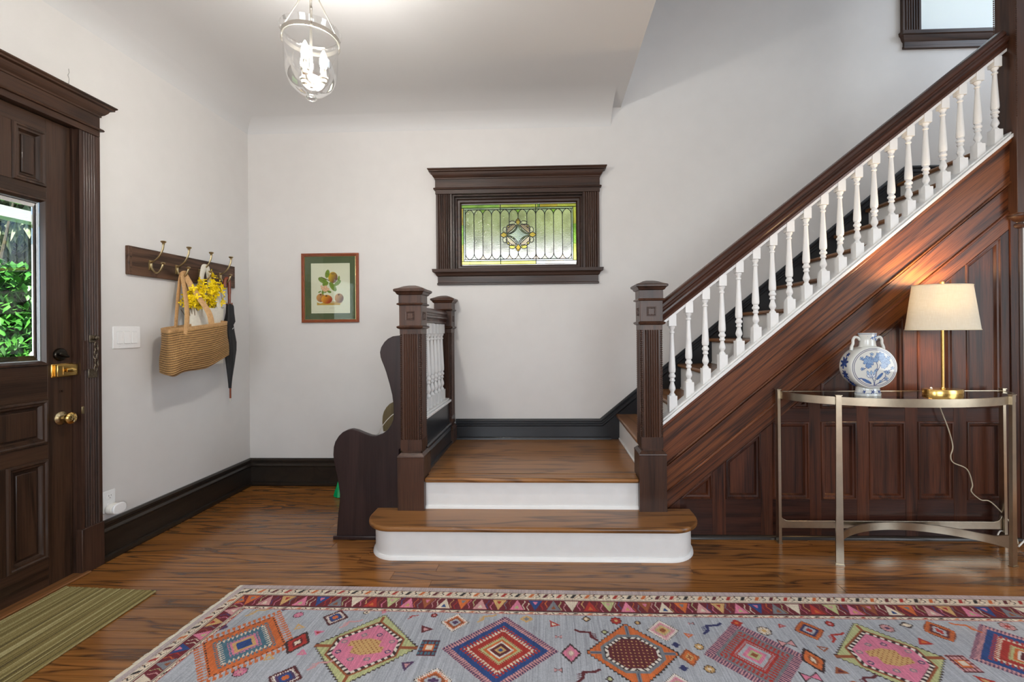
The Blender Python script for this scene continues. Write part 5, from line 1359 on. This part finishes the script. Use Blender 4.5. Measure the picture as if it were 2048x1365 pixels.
def medal(cx, cy, a, b_, bands, teeth=(), steps=None, outline=None):
    idx = near(cx, cy, max(a, b_) * 1.12)
    x, y = U[idx] - cx, V[idx] - cy
    ax, ay = np.abs(x), np.abs(y)
    ax0, ay0 = ax, ay
    if steps:
        ax = np.floor(ax / steps) * steps; ay = np.floor(ay / steps) * steps
    d = ax / a + ay / b_
    if outline:
        o_ = .0042; e_ = np.maximum(np.floor((ax0 + o_) / steps) * steps / a + ay / b_, ax / a + np.floor((ay0 + o_) / steps) * steps / b_)
    s = np.abs(x) / a - np.abs(y) / b_
    for lo_, hi_, col in bands:
        m = (d >= lo_) & (d < hi_); C[idx[m]] = K[col] * f[idx[m]][:, None]
    if outline: C[idx[(d < 1) & (e_ >= 1)]] = K[outline]
    for lo_, hi_, n_, c1, c2, kind_ in teeth:
        m = (d >= lo_) & (d < hi_)
        ph = (s * n_ + (0.35 * (d - lo_) / (hi_ - lo_) if kind_ == 'hook' else 0)) % 1.0
        h = (d - lo_) / (hi_ - lo_)
        if kind_ == 'comb': k1 = m & (ph < .55)
        elif kind_ == 'hook': k1 = m & ((ph < .30) | ((h > .55) & (ph < .62)) )
        else: k1 = m & (ph < .5 * (1.1 - h) + .0) | (m & (ph > 1 - .5 * (1.1 - h)))
        if c2: C[idx[m]] = K[c2] * f[idx[m]][:, None]
        C[idx[k1]] = K[c1]
    return idx, x, y, d
def M1(cx, cy):
    medal(cx, cy, .195, .21, [(.0, .17, 'blue'), (.17, .25, 'tan'), (.25, .36, 'pink'), (.36, .50, 'teal'), (.50, .86, 'orange')], [(.30, .37, 13, 'teal', None, 'tri'), (.46, .58, 10, 'cream', 'teal', 'hook'), (.56, .66, 10, 'teal', None, 'hook'), (.80, 1.06, 8, 'orange', None, 'hook'), (.80, .84, 8, 'dark', None, 'comb')])
def hexm(cx, cy):
    idx, x, y, d = medal(cx, cy, .20, .19, [(.0, 1.0, 'green')], [], .0125, 'dark')
    hd = np.maximum(np.abs(x) / .142, np.abs(x) / .205 + np.abs(y) / .165)
    for lo_, hi_, c in ((0, .80, 'pink'), (.80, .91, 'dark'), (.91, .97, 'brown')):
        m = (hd >= lo_) & (hd < hi_); C[idx[m]] = K[c] * f[idx[m]][:, None]
    m = (hd >= .81) & (hd < .90) & (((np.abs(x) * 30 - np.abs(y) * 30) % 1) < .5); C[idx[m]] = K['white']
    m = (np.abs(x) < .060 + .012 * np.sign(y) * np.sign(x)) & (np.abs(y) < .048 - np.abs(x) * .25); C[idx[m]] = K['tan']
    m2 = m & (np.sin(x * 330) * np.sin(y * 300) > .55); C[idx[m2]] = K['brown']
    m3 = (hd > .93) & (d < .97) & (np.abs(y) < .007); C[idx[m3]] = K['brown']
    for i in range(8):
        a = 2 * PI * i / 8 + .35; px, py = .088 * math.cos(a) * (1.15 if i % 4 in (0, 3) else .9), .075 * math.sin(a)
        dd = ((x - px) / .012) ** 2 + ((y - py) / .010) ** 2; C[idx[dd < 1]] = K['navy' if i % 3 == 0 else 'grey']; C[idx[dd < .35]] = K['rose']
    m = (d < .93) & (d > .5) & (np.abs(x) < .006) & (hd > .95); C[idx[m]] = K['brown']
def M3(cx, cy):
    medal(cx, cy, .212, .198, [(0, .05, 'blue'), (.05, .11, 'tan'), (.11, .20, 'maroon'), (.20, .25, 'white'), (.25, .32, 'orange'), (.32, .37, 'green'), (.37, .60, 'red'), (.60, .90, 'blue')], [(.34, .42, 16, 'green', None, 'tri'), (.56, .66, 10, 'red', 'cream', 'hook'), (.60, .74, 10, 'red', None, 'hook'), (.88, 1.06, 13, 'purple', 'rose', 'hook')])
def M4(cx, cy):
    idx, x, y, d = medal(cx, cy, .17, .165, [(.0, 1.0, 'orange')], [], .0125, 'black')
    hd = np.maximum(np.abs(x) / .120, np.maximum(np.abs(y) / .105, np.abs(x) / .155 + np.abs(y) / .145))
    for lo_, hi_, c in ((0, .76, 'maroon'), (.76, .88, 'dark'), (.88, 1.0, 'grey')):
        m = (hd >= lo_) & (hd < hi_); C[idx[m]] = K[c] * f[idx[m]][:, None]
    m = (hd >= .77) & (hd < .87) & (((np.abs(x) * 38 - np.abs(y) * 38) % 1) < .6); C[idx[m]] = K['white']
    m = (hd < .74) & (np.sin(x * 190 + y * 190) * np.sin(x * 190 - y * 190) > .72); C[idx[m]] = K['tan']
    m = (d < .95) & (hd >= 1.0) & ((np.abs(y) < .008) | (np.abs(x) < .008)); C[idx[m]] = K['grey']
    m = (d < .93) & (hd >= 1.0) & ((np.abs(y) < .0025) | (np.abs(x) < .0025)); C[idx[m]] = K['navy']
def M5(cx, cy):
    medal(cx, cy, .180, .188, [(0, .16, 'green'), (.16, .26, 'pink'), (.26, .44, 'field'), (.44, .56, 'red'), (.56, .84, 'grey')], [(.36, .46, 15, 'red', None, 'tri'), (.52, .66, 9, 'red', 'grey', 'hook'), (.60, .74, 9, 'red', None, 'hook'), (.82, 1.06, 13, 'purple', 'rose', 'comb')])
    medal(cx, cy, .02, .018, [(0, .8, 'brown')])
kinds = [M1, hexm, M3, M4, M5, hexm, M3, M4]
for r_, cy in enumerate((.418, .965, 1.51)):
    for i, cx in enumerate((.312, .789, 1.308, 1.816, 2.275, 2.776, 3.29, 3.76)):
        if cx + .25 < RW: kinds[(i + 3 * r_) % 8 if r_ else i](cx, cy)
def rhomb(cx, cy, a, b_, cols, steps=.006):
    n_ = len(cols); medal(cx, cy, a, b_, [(1 - (i + 1) / n_, 1 - i / n_ + (.05 if i == 0 else 0), c) for i, c in enumerate(cols)], [], steps)
def edged(cx, cy, a, b_, c1, cols):
    medal(cx, cy, a, b_, [(.82, 1.08, c1)], [(.80, 1.08, 5, 'dark', None, 'comb')], .006); rhomb(cx, cy, a * .82, b_ * .82, cols)
    medal(cx, cy, a, b_, [], [(.80, 1.06, 5, c1, None, 'comb')])
def ros(cx, cy, r0, c1, c2, c3='dark'):
    idx = near(cx, cy, r0 * 1.2); x, y = U[idx] - cx, V[idx] - cy; d = np.hypot(x, y) / r0; th = np.arctan2(y, x)
    e = d / (.82 + .18 * np.abs(np.cos(4 * th))); C[idx[e < 1]] = K[c3]; C[idx[(e < .86) & (np.abs(np.sin(4 * th)) > .25)]] = K[c1]; C[idx[d < .3]] = K[c2]
def zig(cx, cy, s_, col, flip=1, comb=True):
    P_ = [(-.045, .035), (-.02, .012), (-.018, -.018), (.03, -.022), (.048, -.034)]
    idx = near(cx, cy, .08 * s_)
    if not len(idx): return
    x, y = (U[idx] - cx) / s_ * flip, (V[idx] - cy) / s_
    for (a, b_), (c, d_) in zip(P_[:-1], P_[1:]):
        C[idx[segd(x, y, a, b_, c, d_) < .0062]] = K[col]
    if comb:
        for i in range(3):
            C[idx[segd(x, y, -.018, -.014 + .010 * i, -.042, -.006 + .010 * i) < .0024]] = K[col]
def tri(cx, cy, s_, c1, c2, a=0.0):
    idx = near(cx, cy, s_ * 1.5); x, y = U[idx] - cx, V[idx] - cy; x, y = x * math.cos(a) + y * math.sin(a), -x * math.sin(a) + y * math.cos(a)
    d = np.maximum(-y / s_ * 1.6, (np.abs(x) * 1.2 + y * .9) / s_); C[idx[d < .8]] = K[c1]; C[idx[d < .35]] = K[c2]
def bow(cx, cy, s_, col):
    idx = near(cx, cy, s_ * 1.3); x, y = (U[idx] - cx) / s_, (V[idx] - cy) / s_
    C[idx[(np.abs(y) < np.abs(x) * .7 + .12) & (np.abs(x) < 1)]] = K['dark']; C[idx[(np.abs(y) < np.abs(x) * .6) & (np.abs(x) < .88)]] = K[col]
for r_, dv in enumerate((0, .547, 1.094)):
    fl = 1 if r_ % 2 == 0 else -1
    def P_(u, v): return (u if fl > 0 else RW - u), v + dv
    for u, v, a, b_, cols in ((.582, .241, .045, .048, ['maroon', 'white', 'purple', 'blue', 'orange']), (.578, .588, .055, .052, ['maroon', 'white', 'purple', 'blue', 'orange']), (1.101, .257, .052, .055, ['white', 'orange', 'brown', 'field', 'purple']), (1.092, .582, .06, .055, ['white', 'orange', 'brown', 'field', 'purple']), (1.964, .281, .058, .060, ['white', 'pink', 'rose', 'green', 'tan', 'brown']), (1.945, .585, .060, .060, ['white', 'pink', 'rose', 'green', 'tan', 'brown']), (2.562, .268, .052, .055, ['orange', 'brown', 'navy', 'field', 'red']), (2.558, .598, .052, .050, ['orange', 'brown', 'navy', 'field', 'red']), (3.086, .262, .055, .06, ['orange', 'brown', 'maroon', 'field', 'red']), (3.56, .26, .05, .055, ['white', 'orange', 'brown', 'field', 'purple'])):
        x_, y_ = P_(u, v); edged(x_, y_, a, b_, cols[0], cols[1:])
    for u, v, a, b_, cols in ((.513, .403, .045, .062, ['dark', 'red', 'red', 'maroon', 'cream']), (1.580, .426, .036, .05, ['dark', 'pink', 'pink', 'rose', 'cream']), (2.026, .435, .034, .042, ['brown', 'orange', 'orange', 'tan', 'brown']), (2.481, .44, .04, .062, ['dark', 'orange', 'orange', 'brown', 'cream']), (.326, .181, .022, .016, ['purple', 'purple']), (.150, .32, .018, .018, ['purple', 'purple']), (1.993, .367, .016, .013, ['navy', 'navy']), (1.987, .492, .016, .013, ['navy', 'navy']), (1.724, .298, .014, .012, ['dark', 'green']), (1.711, .553, .014, .012, ['dark', 'green']), (1.656, .215, .018, .018, ['dark', 'tan', 'cream']), (2.286, .226, .020, .022, ['red', 'red', 'orange']), (1.87, .234, .012, .012, ['dark', 'tan']), (2.982, .226, .026, .018, ['dark', 'cream', 'cream']), (.10, .42, .02, .02, ['purple', 'purple']), (1.4, .222, .024, .022, ['tan', 'grey'])):
        x_, y_ = P_(u, v); rhomb(x_, y_, a, b_, cols, .004)
    for u, v, r0, c1, c2 in ((.413, .228, .022, 'pink', 'rose'), (.402, .566, .026, 'pink', 'rose'), (.700, .200, .016, 'cream', 'dark'), (1.001, .211, .016, 'red', 'rose'), (1.781, .223, .026, 'red', 'tan'), (2.377, .275, .030, 'cream', 'tan'), (2.081, .376, .020, 'tan', 'cream'), (2.080, .495, .022, 'tan', 'cream'), (2.671, .224, .020, 'red', 'rose'), (3.388, .223, .030, 'rose', 'red'), (2.888, .248, .028, 'rose', 'purple')):
        x_, y_ = P_(u, v); ros(x_, y_, r0, c1, c2)
    for u, v, s_, c, fp in ((.224, .214, .75, 'tan', 1), (.669, .281, .75, 'rose', 1), (.666, .523, .7, 'rose', 1), (1.230, .224, .75, 'tan', 1), (1.648, .318, .9, 'maroon', -1), (1.636, .539, .9, 'maroon', 1), (2.170, .264, .95, 'navy', 1), (2.651, .309, .8, 'red', 1), (3.211, .235, .8, 'orange', -1), (.914, .226, .4, 'red', 1), (2.62, .54, .8, 'maroon', 1), (3.47, .40, .8, 'red', -1)):
        x_, y_ = P_(u, v); zig(x_, y_, s_, c, fp * fl)
    for u, v, s_, c1, c2, a in ((.463, .309, .024, 'tan', 'field', .5), (.456, .490, .024, 'tan', 'field', .6), (.562, .342, .022, 'pink', 'red', 0), (.564, .461, .022, 'pink', 'rose', .8), (.989, .306, .03, 'maroon', 'rose', .4), (.978, .510, .028, 'purple', 'rose', 2), (1.515, .255, .026, 'red', 'cream', .6), (2.060, .309, .02, 'orange', 'rose', .3), (2.545, .494, .026, 'brown', 'maroon', 3.1), (2.554, .377, .022, 'brown', 'field', .3), (2.462, .241, .018, 'red', 'rose', 2.8), (2.969, .330, .03, 'red', 'orange', 3.1), (.775, .198, .014, 'pink', 'rose', .3), (3.02, .53, .03, 'red', 'tan', .5)):
        x_, y_ = P_(u, v); tri(x_, y_, s_, c1, c2, a)
    for u, v, s_, c in ((2.430, .349, .030, 'rose'), (2.425, .525, .032, 'pink'), (1.534, .333, .015, 'rose'), (1.529, .515, .016, 'rose'), (2.093, .233, .012, 'rose')):
        x_, y_ = P_(u, v); bow(x_, y_, s_, c)
    for u, v in ((1.033, .414), (3.02, .445)):
        x_, y_ = P_(u, v); idx = near(x_, y_, .05); x, y = U[idx] - x_, V[idx] - y_
        m = (np.abs(x) < .036) & (np.abs(y) < .045); C[idx[m]] = K['teal' if u < 2 else 'rose']; m1 = m & (((x * 70) % 1 < .3) | ((y * 50) % 1 < .3)); C[idx[m1]] = K['maroon']
        m = (np.abs(x) < .02) & (np.abs(y) < .02); C[idx[m]] = K['orange']; m = (np.abs(x) < .012) & (np.abs(y) < .012); C[idx[m]] = K['cream']
# borders, each side with its own run of motifs
def border(t, s):
    m_all = t < .192
    def put(m, col): C[m] = K[col] * f[m][:, None]
    put(m_all, 'cream'); put(t < .029, 'edge'); put((t >= .029) & (t < .032), 'dark'); put((t >= .0745) & (t < .0795), 'dark'); put((t >= .082) & (t < .165), 'burg'); put((t >= .166) & (t < .1705), 'dark'); put((t >= .188) & (t < .192), 'red')
    for t0, t1 in ((.030, .068), (.174, .187)):
        m = (t >= t0) & (t < t1); h = (t - t0) / (t1 - t0); ph = s * 15.5 + h * .35
        blk = (ph % 1 < .26); cid = (ph.astype(int)) % 4
        for k, cn in enumerate(('red', 'black', 'orange', 'maroon')): C[m & blk & (cid == k) & (h > .12) & (h < .88)] = K[cn]
        sc = m & ~blk & (np.abs(((ph % 1) - .26) / .74 - .5 + .18 * np.sin(h * 7)) < .06); C[sc] = K['black']
        sc = m & ~blk & (np.abs(((ph % 1) - .26) / .74 - .2 - .1 * np.sin(h * 6)) < .035); C[sc] = K['brown']
    m = (t >= .085) & (t < .163); h = (t - .085) / .078; cell = (s / .082); ci = cell.astype(int); ph = cell % 1
    cyc = ('cream', 'orange', 'rose', 'tan', 'pink', 'blue', 'grey', 'cream', 'red', 'green', 'pink', 'brown')
    for k, cn in enumerate(cyc):
        mk_ = m & (ci % 12 == k); upd = (k % 2 == 0)
        hh = h if upd else 1 - h
        t_ = mk_ & (np.abs(ph - .5) < .40 * hh) & (hh < .95); C[t_] = K[cn] * f[t_][:, None]
        t_ = mk_ & (np.abs(ph - .5) < .40 * hh - .20) & (hh > .55) & (hh < .85); C[t_] = K[cyc[(k + 5) % 12]]
        t_ = mk_ & (np.abs(ph - .86 - .06 * np.sin(hh * 9)) < .022) & (hh > .1) & (hh < .9); C[t_] = K[cyc[(k + 3) % 12]]
        t_ = mk_ & (np.abs(ph - .10 - .05 * np.cos(hh * 10)) < .025) & (hh < .7); C[t_] = K[cyc[(k + 7) % 12]]
tl = np.minimum(np.minimum(U * 1.30, (RW - U) * 1.30), np.minimum(V, RD - V))
side_ = (np.minimum(U, RW - U) * 1.30 < np.minimum(V, RD - V))
tt = np.where(tl < .192, tl, 9.0)
border(tt, np.where(side_, V, U))
lum = C.mean(1, keepdims=True)
C = np.clip((lum + (C - lum) * .97) * .88 * (1 + rng.uniform(-.13, .13, (len(U), 1))), 0, 1)
shear = np.clip(1 - U / 1.3, 0, 1) * (-.085) * np.minimum(V, .9)
wob = .004 * np.sin(U * 2.3 + .6)
Pv = np.stack([RX + U + shear, RY - V - .0065 * U + wob, np.full(len(U), .0115)], 1) - np.array(WL[rug])
me = bpy.data.meshes.new('pile')
me.vertices.add(len(U)); me.vertices.foreach_set('co', Pv.astype(np.float32).ravel())
ii = np.arange((nu - 1) * (nv - 1)); r0 = ii // (nu - 1); c0_ = ii % (nu - 1); a0 = r0 * nu + c0_
quads = np.stack([a0, a0 + nu, a0 + nu + 1, a0 + 1], 1).astype(np.int32)
me.loops.add(quads.size); me.loops.foreach_set('vertex_index', quads.ravel())
me.polygons.add(len(quads)); me.polygons.foreach_set('loop_start', (np.arange(len(quads)) * 4).astype(np.int32)); 
me.update(calc_edges=True); me.validate()
me.color_attributes.new('Col', 'FLOAT_COLOR', 'POINT').data.foreach_set('color', np.concatenate([C, np.ones((len(C), 1))], 1).astype(np.float32).ravel())
me.materials.append(paint_attr('woven_rug', .95, .5, 500))
o = bpy.data.objects.new('pile', me); link(o, rug, WL[rug])
def rug_pt(u, v, z): return (RX + u + max(0, min(1, 1 - u / 1.3)) * (-.085) * min(v, .9), RY - v - .0065 * u + .004 * math.sin(u * 2.3 + .6), z)
q = MB(); edge = [(u, 0) for u in np.linspace(0, RW, 60)] + [(RW, v) for v in np.linspace(0, RD, 20)][1:] + [(u, RD) for u in np.linspace(RW, 0, 60)][1:] + [(0, v) for v in np.linspace(RD, 0, 40)][1:-1]
n = len(edge); q.add([rug_pt(u, v, .001) for u, v in edge] + [rug_pt(u, v, .0112) for u, v in edge], [(i, (i + 1) % n, n + (i + 1) % n, n + i) for i in range(n)] + [list(range(n))]); q.obj('bound_edge', plain('rug_edge_yarn', (.52, .42, .40, 1), .95), rug)
q = MB(); v = .0
while v < RD:
    x0, y0, _ = rug_pt(0, v, 0); Lf = random.uniform(.022, .034); dy = random.uniform(-.008, .006)
    q.add([(x0 + .003, y0 - .003, .010), (x0 + .003, y0 + .003, .010), (x0 - Lf * .5, y0 + .0035 + dy * .5, .008), (x0 - Lf * .5, y0 - .0035 + dy * .5, .008), (x0 - Lf, y0 + .001 + dy, .002), (x0 - Lf, y0 - .002 + dy, .002), (x0 - Lf * .5, y0 + dy * .5, .0125)], [(0, 1, 6), (1, 2, 6), (0, 6, 3), (2, 4, 6), (6, 4, 5), (6, 5, 3)])
    v += .0055
fr_ = q.obj('fringe', plain('cream_fringe', (.66, .60, .48, 1), .95), rug, fix=False); tag(fr_, kind='stuff')

# ================================================================== DOORMAT
t = NT('striped_mat')
cxm = t.coords((62, .4, 1), False)
st = t.n('TexNoise', {'Vector': cxm, 'Scale': 1.0, 'Detail': 2.0, 'Roughness': .8}); fz = t.n('TexNoise', {'Vector': t.coords((1, 1, 1), False), 'Scale': 420.0, 'Detail': 2.0})
cr2 = t.n('ValToRGB', {0: t.math('ADD', t.math('MULTIPLY', st, .85), t.math('MULTIPLY', fz, .25))})
el = cr2.color_ramp.elements; el[0].position = .36; el[0].color = (.030, .020, .006, 1); el[1].position = .50; el[1].color = (.20, .15, .042, 1)
e3 = el.new(.60); e3.color = (.30, .24, .085, 1); e4 = el.new(.72); e4.color = (.62, .55, .30, 1)
t.bump(fz, .9, .004); M_mat = t.p(Base_Color=cr2, Roughness=.95)
mt = top('doormat', 'olive striped doormat lying in front of the front door', 'doormat', (-2.14, 1.7, 0))
q = MB()
xs_ = np.linspace(-2.372, -1.905, 62); prof2 = [(float(x), .010 + .0016 * math.sin(i * 2.4) + .0008 * math.sin(i * 5.1)) for i, x in enumerate(xs_)]
prof2 = [(-2.374, .0)] + prof2 + [(-1.902, 0)]
k = len(prof2); y_far = lambda x: 2.182 - (x + 2.37) * .055
q.add([(x, y_far(x), z) for x, z in prof2] + [(x, 1.28, z) for x, z in prof2], [list(range(k)), list(range(k, 2 * k))] + [(i, (i + 1) % k, k + (i + 1) % k, k + i) for i in range(k)])
q.obj('ribbed_pile', M_mat, mt, smooth=True, angle=60)
q = MB(); q.tube([(-2.374, 1.28, .006), (-2.374, 2.184, .006)], .006, 6); q.obj('edge_binding', M_mat, mt); q = MB(); q.tube([(-1.902, 1.28, .006), (-1.902, 2.156, .006)], .006, 6); q.obj('edge_binding', M_mat, mt)
